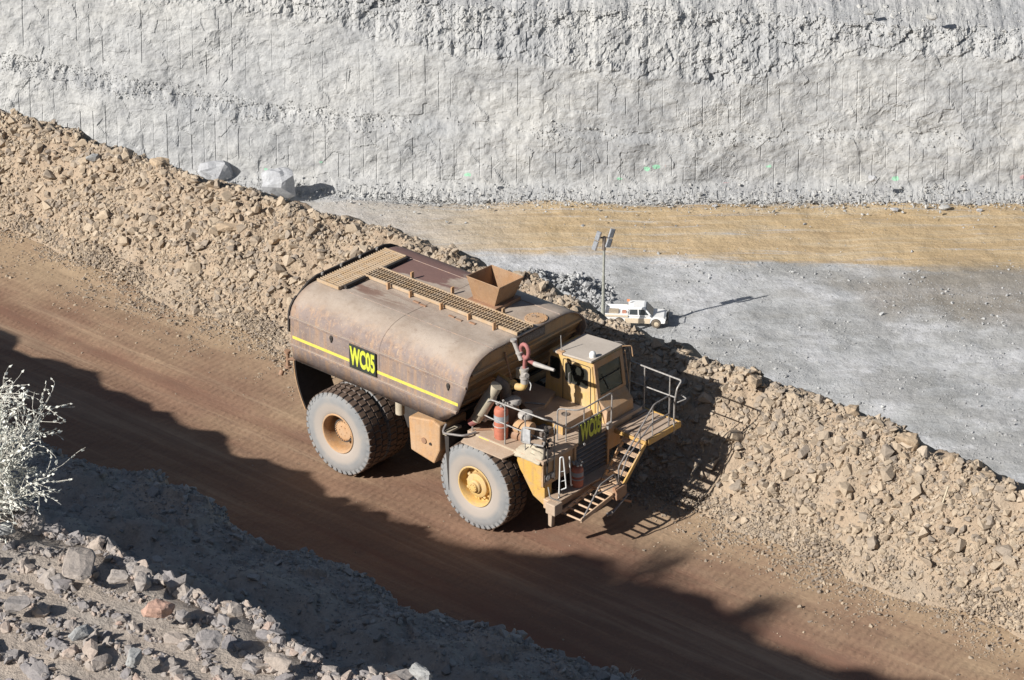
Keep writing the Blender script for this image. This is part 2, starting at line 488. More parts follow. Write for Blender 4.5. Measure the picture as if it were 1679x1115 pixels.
grid_mesh('pit_floor', np.stack([X, Y, floor_z(X, Y)], -1)[::-1][:, ::-1][::-1], floor_m, kind='structure')
floor_rock = rock_mat('grey floor stones', [(.0, (.30, .30, .295)), (.5, (.43, .43, .43)), (1., (.55, .55, .54))], 3, .6, .08)
n = 52000
x = rng.uniform(-50, 50, n); y = rng.uniform(176, 236, n)
d = fbm(x*.12, y*.12, 81, 4)
lane = (y > 221) & (y < 233)
keep = rng.random(n) < np.where(lane, .06, np.clip(.5+d*1.3, .06, 1))
x, y = x[keep], y[keep]
s = logsize(len(x), .07, .5, 2.5)
rubble('floor_stones', np.stack([x, y, floor_z(x, y)+s*.1], -1), s, floor_rock, .5, 'broken grey stones strewn over the pit floor', 'stones')
# heap of broken grey rock left of the light tower
def heap(name, px, py, w, d, h, n, mat, label, cat, smax=.8):
    c = at(px, py, FLOOR)
    a = rng.uniform(0, 2*np.pi, n); r = np.sqrt(rng.random(n))
    x = c.x + np.cos(a)*r*w/2; y = c.y + np.sin(a)*r*d/2
    hh = h*np.clip(1-r**1.6, 0, 1)*(.65+.5*fbm((x-c.x)*.45, (y-c.y)*.45, 91, 3))
    z = floor_z(x, y) + np.maximum(hh, 0)*rng.uniform(.72, 1.0, n)
    s = logsize(n, .22, smax, 1.7)
    return rubble(name, np.stack([x, y, z], -1), s, mat, .8, label, cat)
heap('rock_heap', 890, 484, 12.5, 8.5, 2.6, 2600, floor_rock, 'heap of broken grey rock left of the light tower', 'rock heap')

# ---- presplit highwall behind the pit floor
WY0 = 236.4
def wall_base(s): return WY0 - .012*s + .5*vnoise(s*.05, s*0, 100) + np.where(s < -8, (-8-s)*.10, 0)
def px_z(px, py, y):            # height on the wall plane for a photo pixel
    a = PITCH + math.degrees(math.atan((py-H/2)/F))
    return CAMZ - y*math.tan(R(a)) - FLOOR
def prof(pts, y=239.):
    xs = [(p[0]-W/2)/F*(y/math.cos(R(21.5))) for p in pts]; zs = [px_z(p[0], p[1], y) for p in pts]
    return lambda s: np.interp(s, xs, zs)
crest_w = prof([(-400, -10), (0, 2), (300, -6), (500, -2), (620, 12), (800, 30), (1150, 34), (1679, 56), (2100, 60)], 240)
frac_w = prof([(-400, 30), (0, 28), (130, 34), (300, 36), (420, 50), (560, 62), (700, 92), (900, 112), (1100, 128), (1180, 148), (1300, 118), (1400, 94), (1520, 96), (1679, 100), (2000, 110)], 239)
ledge_w = prof([(-300, 140), (0, 148), (150, 168), (300, 190), (420, 205), (600, 214), (900, 218), (1150, 232), (1400, 226), (1679, 232)], 237.5)
ds = .115
s_reg = np.arange(-56, 56, ds)
holes_lo = np.cumsum(rng.uniform(1.05, 1.32, 110))-62; holes_hi = np.cumsum(rng.uniform(1.1, 1.36, 106))-62.4
extra = np.concatenate([np.concatenate([h-.075, h-.02, h+.02, h+.075]) for h in (holes_lo, holes_hi)])
ss = np.unique(np.round(np.concatenate([s_reg, extra[(extra > -56) & (extra < 56)], np.arange(-300, -56, 2.5), np.arange(56, 300, 2.5)]), 4))
hz = np.concatenate([np.arange(-.8, 17.2, .115), np.arange(17.3, 60, .6)])
S, T = np.meshgrid(ss, hz, indexing='ij')
cw, fw, lw = crest_w(S), frac_w(S), ledge_w(S)
cw2 = cw + .25*fbm(S*.4, S*0, 110, 3); fw2 = fw + .6*fbm(S*.5, S*0, 111, 4); lw2 = lw + .35*fbm(S*.45, S*0, 112, 3)
# march each column up its profile
slope_face = math.tan(R(14))
Y = wall_base(S).copy(); Zc = FLOOR + T
back = T*slope_face
back = back + 1.1*sm((T-lw2+.55)/1.1)*np.clip(1.1-(S+26)/30, .3, 1)                                   # ledge between the two presplit rows
back = back + 1.3*np.clip((T-fw2)/1.5, 0, 4)*.55                            # broken crest leans back
over = np.clip(T-cw2, 0, None)
back = back + 2.3*over                                                    # rubble bench above the crest
# second bench much farther back so that nothing opens behind the first one
back = back - 1.9*np.clip(over-5.0, 0, None)
Y = Y + back
rel = .30*fbm(S*.18, T*.22, 120, 3) + .07*fbm(S*.9, T*1.1, 121, 4) + .10*facet(S*.55+.3*T, T*.7, 122, 1.2) + .035*facet(S*1.9+T*.6, T*2.2, 123, 1.4)
rough = sm((T-fw2+.3)/.8)*(1-sm((T-cw2-.2)/1.2))
fr = .42*facet(S*.55-T*.42, T*.75+S*.18, 125, 1.5) + .22*facet(S*1.5-T*.9, T*1.7+S*.4, 126, 1.6) + .12*facet(S*3.5, T*3.9, 127, 1.6)
led = np.exp(-((T-lw2-.1)/.55)**2)*np.clip(1.0-(S+26)/16, .18, 1)*(.6+.7*np.clip(fbm(S*.15, S*0, 136, 3)+.3, 0, 1))
ledr = .28*facet(S*2.2, T*2.6, 128, 1.5) + .15*fbm(S*1.5, T*1.5, 129, 3)
toe = 1-sm(T/1.3)
# local shattered spots
spots = np.clip(fbm(S*.12, T*.2, 131, 3)-.25, 0, 1)*1.6
rel = rel + fr*(rough*.85+.28*np.clip(spots, 0, 1)) + ledr*led
rel = rel - toe*(.55+.35*facet(S*2.6, T*2.9, 133, 1.5)) - toe**2*1.2
bench = sm(over/1.0)
rel = rel + bench*(.25*fbm(S*.5, T*2, 134, 4)+.18*facet(S*1.6, T*4, 135, 1.4))
# half-barrels of the drill holes
def groove(holes, lo, hi, sd):
    k = np.searchsorted(holes, S); k = np.clip(k, 1, len(holes)-1)
    l = holes[k-1]; r = holes[k]
    near = np.where(np.abs(S-l) < np.abs(S-r), l, r); ki = np.where(np.abs(S-l) < np.abs(S-r), k-1, k)
    on = hash2(ki, ki*0, sd); a = hash2(ki, ki*0, sd+1); bb = hash2(ki, ki*0, sd+2)
    low = lo + (hi-lo)*(a*.35); top = lo + (hi-lo)*(1-.5*bb**1.5)
    m = (on > .16) & (T > low) & (T < top) & (fbm(ki*3.1, T*.7, sd+5, 2) > -.42)
    return np.where(m & (np.abs(S-near) < .045), .10*(.25+.75*on*on), 0)
rel = rel + groove(holes_lo, .3+0*T, lw2-.3, 140)*(1-rough) + groove(holes_hi, lw2+.7, fw2-.2, 150)*(1-rough)
far = np.clip((np.abs(S)-56)/60, 0, 1)
Y = Y + rel
P = np.stack([S, Y, Zc], -1)
def wall_mat():
    m, t, b = nmat('highwall rock')
    v = coords(t)
    n1 = noise(t, v, .10, 7, .6); n2 = noise(t, coords(t, (.35, 1, 1.2)), .6, 8, .7, .5); n3 = noise(t, v, 4.0, 8, .75)
    c = ramp(t, n1, [(.34, (.345, .35, .355)), (.48, (.42, .42, .415)), (.62, (.455, .45, .435))])
    c = mix(t, ramp(t, n2, [(.34, .65), (.52, 0.0)]), c, (.30, .30, .305))
    c = mix(t, ramp(t, n2, [(.58, 0.0), (.74, .7)]), c, (.57, .57, .565))
    sep = N(t, 'ShaderNodeSeparateXYZ'); t.links.new(v, sep.inputs[0])
    # survey paint dabs near the foot
    vo = N(t, 'ShaderNodeTexVoronoi'); vo.inputs['Scale'].default_value = 1.0
    t.links.new(coords(t, (.36, .0, .62)), vo.inputs['Vector'])
    sc = N(t, 'ShaderNodeSeparateColor'); t.links.new(vo.outputs['Color'], sc.inputs[0])
    zone = math_n(t, 'MULTIPLY', math_n(t, 'GREATER_THAN', sep.outputs['Z'], FLOOR+1.1), math_n(t, 'LESS_THAN', sep.outputs['Z'], FLOOR+2.9))
    wob = math_n(t, 'ADD', vo.outputs['Distance'], math_n(t, 'MULTIPLY', math_n(t, 'SUBTRACT', noise(t, v, 2.5, 4), .5), .3))
    dab = math_n(t, 'MULTIPLY', math_n(t, 'MULTIPLY', zone, math_n(t, 'LESS_THAN', wob, .12)), .55)
    pick = math_n(t, 'GREATER_THAN', sc.outputs[0], .5)
    c = mix(t, math_n(t, 'MULTIPLY', dab, pick), c, (.25, .72, .42))
    c = mix(t, math_n(t, 'MULTIPLY', math_n(t, 'MULTIPLY', dab, math_n(t, 'LESS_THAN', sc.outputs[0], .32)), .8), c, (.75, .33, .33))
    c = mix(t, ramp(t, n3, [(.36, .30), (.52, 0.0)]), c, mix(t, .6, c, (0., 0., 0.)))
    t.links.new(c, b.inputs['Base Color'])
    b.inputs['Roughness'].default_value = .95; b.inputs['Specular IOR Level'].default_value = .1
    p_ = bump(t, noise(t, coords(t, (1, 1, 1.2)), 2.6, 10, .72, .4), .5, .16, b)
    vo2 = N(t, 'ShaderNodeTexVoronoi', feature='F1'); vo2.inputs['Scale'].default_value = 2.0
    t.links.new(coords(t, (.8, 1, 1.1)), vo2.inputs['Vector'])
    bump(t, vo2.outputs['Distance'], .35, .15, b, p_)
    return m
wall_m = wall_mat()
wall_o = grid_mesh('rock_wall', P[:, ::-1][:, ::-1], wall_m, smooth=False, kind='structure')
wall_rock = rock_mat('pale wall rock', [(.0, (.34, .34, .335)), (.5, (.46, .455, .44)), (1., (.58, .57, .55))], 3, .6, .1)
# scree at the foot of the wall and loose rock on its ledge and top
def wall_pt(s, t_):
    i = np.searchsorted(ss, s).clip(0, len(ss)-1); j = np.searchsorted(hz, t_).clip(0, len(hz)-1)
    return P[i, j]
n = 6500
s = rng.uniform(-50, 52, n); t_ = np.abs(rng.normal(0, .5, n))
q = wall_pt(s, t_); q = q + np.stack([0*s, -rng.exponential(.7, n), 0*s], -1)
q[:, 2] = np.maximum(floor_z(q[:, 0], q[:, 1]), FLOOR+t_*.9)
rubble('wall_scree', q, logsize(n, .10, .5, 2.2), wall_rock, .6, 'pale scree lying along the foot of the rock wall', 'scree')
n = 9000
s = rng.uniform(-52, 54, n); t_ = crest_w(s)+np.where(rng.random(n) < .3, rng.normal(-.6, .6, n), rng.uniform(-.2, 4.5, n))
q = wall_pt(s, t_); q[:, 1] -= .05
rubble('bench_rubble', q, logsize(n, .10, .8, 2.3), wall_rock, .6, 'loose grey rubble on the bench above the rock wall', 'rubble')
n = 5000
s = rng.uniform(-52, 54, n); t_ = ledge_w(s)+rng.normal(.15, .45, n)
keep = rng.random(n) < np.clip(.1+fbm(s*.12, s*0, 160, 2)*.9+(s < -16)*.7, .03, 1)
q = wall_pt(s, t_)[keep]; q[:, 1] -= .05
rubble('ledge_rubble', q, logsize(len(q), .10, .42, 2.4), wall_rock, .6, 'broken grey stone caught on the ledge halfway up the rock wall', 'rubble')
# slumped debris cone at the right of the wall foot
c = at(1560, 325, FLOOR)
n = 3600
a = rng.uniform(0, np.pi, n); r = np.sqrt(rng.random(n))
x = c.x+np.cos(a)*r*10.5; hh = 2.6*np.clip(1-r**1.1, 0, 1)*(.7+.6*fbm(x*.3, a*0, 166, 3))
y = c.y+1.8 - np.sin(a)*r*2.8
q = np.stack([x, y, FLOOR+hh*rng.uniform(.75, 1, n)], -1)
rubble('debris_cone', q, logsize(n, .12, .7, 2.1), wall_rock, .7, 'slumped cone of pale rock debris at the right of the wall foot', 'debris')

# ================================================================== near bank: rim, shaded shelf
RZ = 21.3
ru = [at(x, y, RZ) for x, y in ((20, 800), (110, 860), (240, 925), (420, 1020), (560, 1090))]
rx = np.array([p.x for p in ru]); ry = np.array([p.y for p in ru])
kr, br = np.polyfit(rx, ry, 1)                                         # plan line of the rim: y = kr x + br
br -= .08
# rim height off to the left, read back from the shadow it throws on the road
shadow_px = [(-60, 540), (30, 590), (75, 612), (150, 640), (190, 648), (215, 640), (250, 668), (330, 705), (400, 738), (480, 765), (560, 788), (640, 815), (720, 858), (800, 885), (860, 890), (930, 900), (985, 893), (1040, 912), (1075, 935), (1045, 945), (1080, 945), (1140, 948), (1200, 968), (1235, 995), (1265, 1022), (1330, 1045), (1370, 1072), (1450, 1085), (1560, 1108), (1700, 1150)]
sx, sy, sz = sun_dir
rimh = []
for px, py in shadow_px:
    s_ = at(px, py, 0)
    # s_ + sun*t on the rim line
    t_ = (kr*s_.x + br - s_.y)/(sy - kr*sx)
    q = s_ + sun_dir*t_
    rimh.append((q.x, q.z))
rimh.sort()
print('rim heights', [(round(a, 1), round(b, 1)) for a, b in rimh])
hx = np.array([a for a, b in rimh]); hzr = np.array([b for a, b in rimh])-.30-.75*np.clip((-27-np.array([a for a, b in rimh]))/6, 0, 1)
def rim_z(x):
    z = np.interp(x, hx, hzr)
    t = sm((x-(hx[-1]))/6.0)
    return np.where(x > hx[-1], hzr[-1]*(1-t) + RZ*t, z)
dr = np.array([1, kr])/math.hypot(1, kr); nr = np.array([-dr[1], dr[0]])   # nr points to the road
shelf_px = [(0, 700), (60, 738), (150, 762), (200, 775), (262, 790), (300, 815), (370, 852), (400, 880), (440, 890), (500, 915), (560, 940), (620, 955), (650, 985), (700, 1010), (760, 1028), (880, 1078), (1000, 1112), (1100, 1150)]
SZ = 7.0
sq = sorted([((p.x*dr[0]+(p.y-br)*dr[1]), (p.x*nr[0]+(p.y-br)*nr[1])) for p in (at(x, y, SZ) for x, y in shelf_px)])
sU = np.array([a for a, b in sq]); sV = np.array([b for a, b in sq])
print('shelf', sU.round(1), sV.round(1))
def shelf_v(a): return np.interp(a, sU, sV)
# stations: (kind, offset)
A = np.concatenate([np.arange(-90, -34, .4), np.arange(-34, 5, .06), np.arange(5, 50, .5)])
ws = np.concatenate([np.linspace(0, 1, 16)[:-1],            # foot of the outer face up to the shelf edge
                     1+np.linspace(0, 1, 190)[:-1]**1.7,          # shelf
                     2+np.linspace(0, 1, 40)[:-1],           # rim face
                     3+np.linspace(0, 1, 90)])               # ground behind the rim
AA, WW = np.meshgrid(A, ws, indexing='ij')
XR = AA*dr[0]
rz = rim_z(XR)
se = shelf_v(AA) + .25*fbm(AA*.6, AA*0, 201, 4) + .1*facet(AA*1.7, AA*0, 202, 1)
wi = np.floor(np.minimum(WW, 3.9999)); wf = WW-wi
shelf_w = se-2.6
vshelf = se-wf*shelf_w
ed = se - vshelf
zs = SZ - .9*np.exp(-ed/.35)*0 + ed*.12 + .22*fbm(AA*.5, vshelf*.5, 203, 4) + .12*facet(AA*1.2, vshelf*1.6, 204, 1.4) + .04*facet(AA*4, vshelf*4.4, 205, 1.4)
zs = zs + .26*np.sin(ed*4.6+.8*vnoise(AA*.2, AA*0, 207)) * np.exp(-((ed-3.5)/2.2)**2) * (.6+.5*fbm(AA*.6, AA*0, 206, 2))   # ruts along the shelf
zs = zs + .38 - .25*np.exp(-(ed/.4)**2)
v0 = se+1.6*(1-wf); z0 = -.3+(zs+.3)*0
zedge = SZ + .22*fbm(AA*.5, se*.5, 203, 4)+.12
z0 = -.3 + (zedge+.3)*wf**.8
vr0 = se-shelf_w; zr0 = SZ+shelf_w*.12
a_end = ru[-1].x*dr[0]+(ru[-1].y-br)*dr[1]
jag = .25*fbm(AA*.9, AA*0, 208, 4) + .55*sm((AA-a_end+.2)/1.6)
v2 = vr0 + (0+jag-vr0)*wf; z2 = zr0 + (rz-.05-zr0)*wf + .25*fbm(AA, WW*4, 209, 3)*np.sin(np.pi*wf)
v3 = jag - wf*26; z3 = rz + .12*fbm(AA*1.3, v3*1.3, 210, 4)*sm(wf*8+.2) + .06*facet(AA*3, v3*3, 211, 1.5)*sm(wf*8) + np.where(XR < -14, 0, 0) - .05*(1-sm(wf*10))
VR = np.select([wi == 0, wi == 1, wi == 2], [v0, vshelf, v2], v3)
ZR = np.select([wi == 0, wi == 1, wi == 2], [z0, zs, z2], z3)
Pn = np.stack([AA*dr[0]+VR*nr[0], br+AA*dr[1]+VR*nr[1], ZR], -1)
bank_m, _, _ = ground_mat('near bank rubble ground', (.37, .325, .285), (.47, .42, .37), (.50, .42, .35), 11, .5, 0, 1, .9, .035)
grid_mesh('near_bank', Pn, bank_m, kind='structure')
near_rock = rock_mat('grey near rock', [(.0, (.25, .235, .245)), (.35, (.32, .295, .285)), (.6, (.39, .345, .31)), (.8, (.45, .38, .325)), (1., (.42, .30, .25))], 14, .8, .02)
shelf_rock = rock_mat('shelf stones', [(.0, (.29, .28, .27)), (.6, (.41, .385, .36)), (1., (.54, .50, .46))], 14, .6, .02)
def on_bank(a, w):
    i = np.searchsorted(A, a).clip(0, len(A)-1); j = np.searchsorted(ws, w).clip(0, len(ws)-1)
    return Pn[i, j].copy()
n = 26000
a = rng.uniform(-32, -8, n); w = 1+np.where(rng.random(n) < .35, rng.exponential(.03, n), rng.uniform(0, .5, n)).clip(0, .6)
q = on_bank(a, w); s = logsize(n, .03, .30, 2.1); q[:, 2] += s*.1
q = q + rng.normal(0, .02, q.shape)*[1, 1, 0]
rubble('shelf_gravel', q, s, shelf_rock, .6, 'dark stones and gravel on the shaded shelf above the road', 'gravel')
def rim_pos(n, wlo=2.88, whi=3.16):
    a = rng.uniform(-8, 2.5, n); w = rng.uniform(wlo, whi, n)
    q = on_bank(a, w)
    return q + rng.normal(0, .03, q.shape)*[1, 1, 0], a
q, a = rim_pos(60000); s = logsize(len(q), .012, .07, 1.6); q[:, 2] += s*.1
rubble('rim_gravel', q, s, near_rock, .8, 'fine sunlit grit and chips between the stones of the near rim', 'gravel')
PROTOS = [make_proto(100+i, 20+i % 14, (1.15, 1, .9), 1) for i in range(40)]
q, a = rim_pos(15000); s = logsize(len(q), .04, .21, 1.7); q[:, 2] += s*.08
rubble('rim_rubble', q, s, near_rock, .45, 'sunlit grey and pinkish rubble covering the near rim', 'rubble')

# ================================================================== object helpers
class MB:
    """collects simple solids into ONE bmesh"""
    def __init__(s): s.bm = bmesh.new()
    def quad(s, pts):
        s.bm.faces.new([s.bm.verts.new(p) for p in pts]); return s
    def box(s, lo, hi, M=None):
        vs = []
        for z in (lo[2], hi[2]):
            for x, y in ((lo[0], lo[1]), (hi[0], lo[1]), (hi[0], hi[1]), (lo[0], hi[1])):
                p = Vector((x, y, z)); vs.append(s.bm.verts.new(M @ p if M else p))
        for f in ((3,2,1,0), (4,5,6,7), (0,1,5,4), (1,2,6,5), (2,3,7,6), (3,0,4,7)):
            s.bm.faces.new([vs[i] for i in f])
        return s
    def hexa(s, b, t):
        """solid between bottom polygon b and top polygon t (same count)"""
        n = len(b); vb = [s.bm.verts.new(p) for p in b]; vt = [s.bm.verts.new(p) for p in t]
        s.bm.faces.new(vb[::-1]); s.bm.faces.new(vt)
        for i in range(n):
            j = (i+1) % n; s.bm.faces.new([vb[i], vb[j], vt[j], vt[i]])
        return s
    def prism(s, poly, axis, a, b):
        """poly of 2D points in the two other axes, extruded along axis from a to b"""
        def mk(p, v):
            return {'x': (v, p[0], p[1]), 'y': (p[0], v, p[1]), 'z': (p[0], p[1], v)}[axis]
        return s.hexa([mk(p, a) for p in poly], [mk(p, b) for p in poly])
    def tube(s, pts, r, n=10, closed=False, cap=True):
        pts = [Vector(p) for p in pts]; rs = r if isinstance(r, (list, tuple)) else [r]*len(pts)
        rings = []; up = None
        for i, p in enumerate(pts):
            if closed: d = pts[(i+1) % len(pts)]-pts[i-1]
            elif i == 0: d = pts[1]-p
            elif i == len(pts)-1: d = p-pts[-2]
            else: d = (pts[i+1]-p).normalized()+(p-pts[i-1]).normalized()
            d.normalize()
            if up is None:
                up = Vector((0, 0, 1)) if abs(d.z) < .9 else Vector((1, 0, 0))
            a = d.cross(up).normalized(); up = a.cross(d).normalized(); b = up
            rings.append([s.bm.verts.new(p+(a*math.cos(t)+b*math.sin(t))*rs[i]) for t in [2*math.pi*k/n for k in range(n)]])
        m = len(rings)
        for i in range(m if closed else m-1):
            A_, B_ = rings[i], rings[(i+1) % m]
            for k in range(n): s.bm.faces.new([A_[k], A_[(k+1) % n], B_[(k+1) % n], B_[k]])
        if not closed and cap:
            s.bm.faces.new(rings[0][::-1]); s.bm.faces.new(rings[-1])
        return s
    def cyl(s, c, axis, r, h, n=28, r2=None):
        d = {'x': Vector((1,0,0)), 'y': Vector((0,1,0)), 'z': Vector((0,0,1))}[axis] if isinstance(axis, str) else Vector(axis).normalized()
        c = Vector(c); return s.tube([c, c+d*h], [r, r if r2 is None else r2], n)
    def lathe(s, prof, c, axis='y', n=48):
        """prof: (radius, offset along axis)"""
        c = Vector(c); rings = []
        for r, o in prof:
            ring = []
            for k in range(n):
                t = 2*math.pi*k/n; a, b = math.cos(t)*r, math.sin(t)*r
                p = {'y': (a, o, b), 'z': (a, b, o), 'x': (o, a, b)}[axis]
                ring.append(s.bm.verts.new(c+Vector(p)))
            rings.append(ring)
        for i in range(len(rings)-1):
            for k in range(n): s.bm.faces.new([rings[i][k], rings[i][(k+1) % n], rings[i+1][(k+1) % n], rings[i+1][k]])
        return s
    def blob(s, c, r, sub=2, squash=(1, 1, 1), jit=0, seed=0):
        t = bmesh.ops.create_icosphere(s.bm, subdivisions=sub, radius=1)
        for v in t['verts']:
            k = 1+jit*mnoise.noise(v.co*1.7+Vector((seed*3.1, 0, 0)))
            v.co = Vector(c)+Vector((v.co.x*r*squash[0], v.co.y*r*squash[1], v.co.z*r*squash[2]))*k
        return s
    def build(s, name, m, parent=None, smooth=False, bevel=0, label=None):
        bmesh.ops.recalc_face_normals(s.bm, faces=s.bm.faces)
        me = bpy.data.meshes.new(name); s.bm.to_mesh(me); s.bm.free()
        me.materials.append(m)
        o = bpy.data.objects.new(name, me); COL.objects.link(o)
        if smooth:
            me.polygons.foreach_set('use_smooth', np.ones(len(me.polygons), bool))
            me.set_sharp_from_angle(angle=R(38))
        if bevel:
            b = o.modifiers.new('bevel', 'BEVEL'); b.width = bevel; b.segments = 2; b.limit_method = 'ANGLE'; b.angle_limit = R(40)
        if parent: o.parent = parent
        if label: o['label'] = label
        return o
def fillet(pts, r, n=4):
    pts = [Vector(p) for p in pts]; out = [pts[0]]
    for i in range(1, len(pts)-1):
        a, p, b = pts[i-1], pts[i], pts[i+1]
        la, lb = (a-p).length, (b-p).length; k = min(r, la*.45, lb*.45)
        p0 = p+(a-p).normalized()*k; p1 = p+(b-p).normalized()*k
        for j in range(n+1):
            t = j/n; out.append(p0*(1-t)**2+p*2*t*(1-t)+p1*t*t)
    out.append(pts[-1]); return out
def empty(name, loc=(0, 0, 0), rz=0, label=None, cat=None, group=None):
    o = bpy.data.objects.new(name, None); COL.objects.link(o); o.location = loc; o.rotation_euler = (0, 0, rz)
    o.empty_display_size = .3
    tag(o, label, cat, group); return o
def tag(o, label=None, cat=None, group=None, kind=None):
    for k, v in (('label', label), ('category', cat), ('group', group), ('kind', kind)):
        if v: o[k] = v
    return o
def text(name, body, size, m, parent, M, extrude=.004, sx=1.0, bold=.0, spacing=1.0):
    cu = bpy.data.curves.new(name, 'FONT'); cu.body = body; cu.size = size; cu.extrude = extrude; cu.offset = bold
    cu.align_x = 'CENTER'; cu.align_y = 'CENTER'; cu.space_character = spacing
    t = bpy.data.objects.new(name, cu); COL.objects.link(t)
    bpy.context.view_layer.update()
    me = bpy.data.meshes.new_from_object(t.evaluated_get(bpy.context.evaluated_depsgraph_get()))
    bpy.data.objects.remove(t)
    me.transform(M @ Matrix.Diagonal((sx, 1, 1, 1)))
    me.name = name; me.materials.clear(); me.materials.append(m)
    o = bpy.data.objects.new(name, me); COL.objects.link(o); o.parent = parent
    return o
# frames for lettering: columns are text-right, text-up, text-out
def frame(right, up, loc):
    right = Vector(right); up = Vector(up); out = right.cross(up)
    return Matrix(((right.x, up.x, out.x, loc[0]), (right.y, up.y, out.y, loc[1]), (right.z, up.z, out.z, loc[2]), (0, 0, 0, 1)))

M_tank = metal_paint('dusty brown tank steel', (.30, .20, .145), (.42, .345, .285), (.46, .27, .13), rough=.55, dirt_amt=.52, scale=.7)
def tank_mat():
    m, t, b = nmat('worn tank paint')
    v = coords(t)
    geo = N(t, 'ShaderNodeNewGeometry'); sep = N(t, 'ShaderNodeSeparateXYZ'); t.links.new(geo.outputs['Normal'], sep.inputs[0])
    po = N(t, 'ShaderNodeSeparateXYZ'); t.links.new(v, po.inputs[0])
    # dust settled on the top, washed side sheets with runs
    n0 = noise(t, v, .9, 8, .65)
    side = ramp(t, n0, [(.34, (.20, .145, .125)), (.5, (.275, .21, .18)), (.64, (.335, .265, .23))])
    side = mix(t, ramp(t, noise(t, coords(t, (.35, .8, 1.2)), 1.1, 7, .65), [(.44, .75), (.56, 0.0)]), side, (.25, .205, .195))
    run = noise(t, coords(t, (3.4, 3.4, .25)), 2.4, 6, .65)
    side = mix(t, ramp(t, run, [(.48, .0), (.60, .6)]), side, (.41, .265, .17))
    side = mix(t, ramp(t, noise(t, v, 13, 8, .85), [(.56, .0), (.60, .7)]), side, (.50, .37, .25))
    side = mix(t, ramp(t, noise(t, v, 7, 9, .85), [(.56, .0), (.61, .6)]), side, (.17, .115, .09))
    top = ramp(t, noise(t, v, 1.3, 9, .72), [(.36, (.36, .285, .225)), (.6, (.45, .375, .31))])
    top = mix(t, ramp(t, noise(t, v, 6, 9, .85), [(.55, .0), (.62, .55)]), top, (.27, .20, .16))
    wet = noise(t, coords(t, (.45, 1.1, 1)), 1.15, 9, .62, .3)
    # water-washed purple brown steel on the far rear of the top and beside the walkway
    fx = ramp(t, math_n(t, 'ADD', math_n(t, 'MULTIPLY', po.outputs['X'], -.22), .62), [(0, 0.0), (1, 1.0)])
    fy = ramp(t, math_n(t, 'ADD', po.outputs['Y'], .35), [(.15, .15), (.7, 1.0)])
    wf_ = math_n(t, 'MULTIPLY', math_n(t, 'MULTIPLY', fx, fy), 1.0)
    wv = math_n(t, 'ADD', math_n(t, 'MULTIPLY', wf_, .55), math_n(t, 'MULTIPLY', wet, .5))
    top = mix(t, ramp(t, wv, [(.44, 0.0), (.475, .95)]), top, (.20, .115, .10))
    s2 = noise(t, coords(t, (.5, 3.0, 1)), 1.3, 8, .7)
    mask2 = math_n(t, 'MULTIPLY', ramp(t, math_n(t, 'ABSOLUTE', math_n(t, 'ADD', po.outputs['Y'], .98)), [(.12, 1.0), (.4, 0.0)]), ramp(t, math_n(t, 'MULTIPLY', po.outputs['X'], .3), [(.0, 1.0), (.75, .0)]))
    top = mix(t, math_n(t, 'MULTIPLY', ramp(t, s2, [(.45, 0.0), (.52, .9)]), mask2), top, (.22, .13, .10))
    f = ramp(t, math_n(t, 'ADD', sep.outputs['Z'], math_n(t, 'MULTIPLY', math_n(t, 'SUBTRACT', n0, .5), .5)), [(.55, 0.0), (.9, 1.0)])
    c = mix(t, f, side, top)
    t.links.new(c, b.inputs['Base Color'])
    b.inputs['Roughness'].default_value = .62; b.inputs['Specular IOR Level'].default_value = .25
    bump(t, noise(t, v, 2.2, 4, .5), .4, .06, b, bump(t, noise(t, v, 22, 5, .7), .12, .008, b))
    return m
M_tank_shell = tank_mat()
M_yellow = metal_paint('sun faded yellow paint', (.62, .37, .09), (.45, .32, .20), (.30, .17, .10), dirt_amt=.40, scale=2.2)
M_yellow_clean = metal_paint('yellow paint', (.64, .42, .14), (.53, .40, .25), None, dirt_amt=.43, scale=2.5)
M_orange = metal_paint('dusty orange steel', (.52, .29, .13), (.50, .36, .245), (.36, .2, .12), dirt_amt=.46, scale=1.8)
M_head = metal_paint('dull ochre brown steel', (.44, .25, .11), (.40, .29, .19), (.30, .17, .09), dirt_amt=.45, scale=1.2)
M_rust = metal_paint('rusty brown steel', (.33, .165, .09), (.34, .23, .16), (.45, .22, .10), dirt_amt=.5, scale=3)
M_hopper = metal_paint('rusty hopper steel', (.33, .19, .10), (.39, .26, .165), (.24, .12, .08), dirt_amt=.45, scale=2.2)
M_deck = metal_paint('dust covered deck', (.40, .285, .20), (.50, .395, .305), None, dirt_amt=.48, scale=2.0, streak=False)
M_roof = metal_paint('dusty roof', (.43, .375, .32), (.50, .44, .38), None, dirt_amt=.5, scale=2.5, streak=False)
M_dark = simple('grimy and shaded dark steel', (.045, .038, .034), .8)  # grimy steel; also paints the shade on rear guard and rear flaps
M_mid = simple('grey brown steel', (.16, .13, .11), .7)
M_louvre = simple('dusty louvre steel', (.20, .18, .17), .6)
M_rail = simple('galvanised grey rail', (.36, .34, .32), .5, .2, .3, 20)
M_raild = simple('dark handrail', (.22, .20, .19), .55, .2, .3, 20)
M_grate = metal_paint('dusty grating steel', (.42, .28, .15), (.45, .36, .27), None, dirt_amt=.5, scale=6, streak=False)
M_red = simple('faded red cylinder', (.50, .17, .11), .6, 0, .2, 8)
M_redgrey = simple('grey cylinder band', (.33, .34, .36), .6)
M_white = simple('white plastic', (.78, .78, .76), .45, 0, .06)
M_pink = simple('faded red hose', (.36, .14, .13), .75, 0, .2, 10)
M_hose_grey = simple('dusty grey nozzle', (.40, .37, .34), .6, 0, .2)
M_sign = simple('black sign board', (.035, .04, .035), .6)
M_signlet = simple('yellow green lettering', (.60, .64, .07), .55, 0, .2, 14)
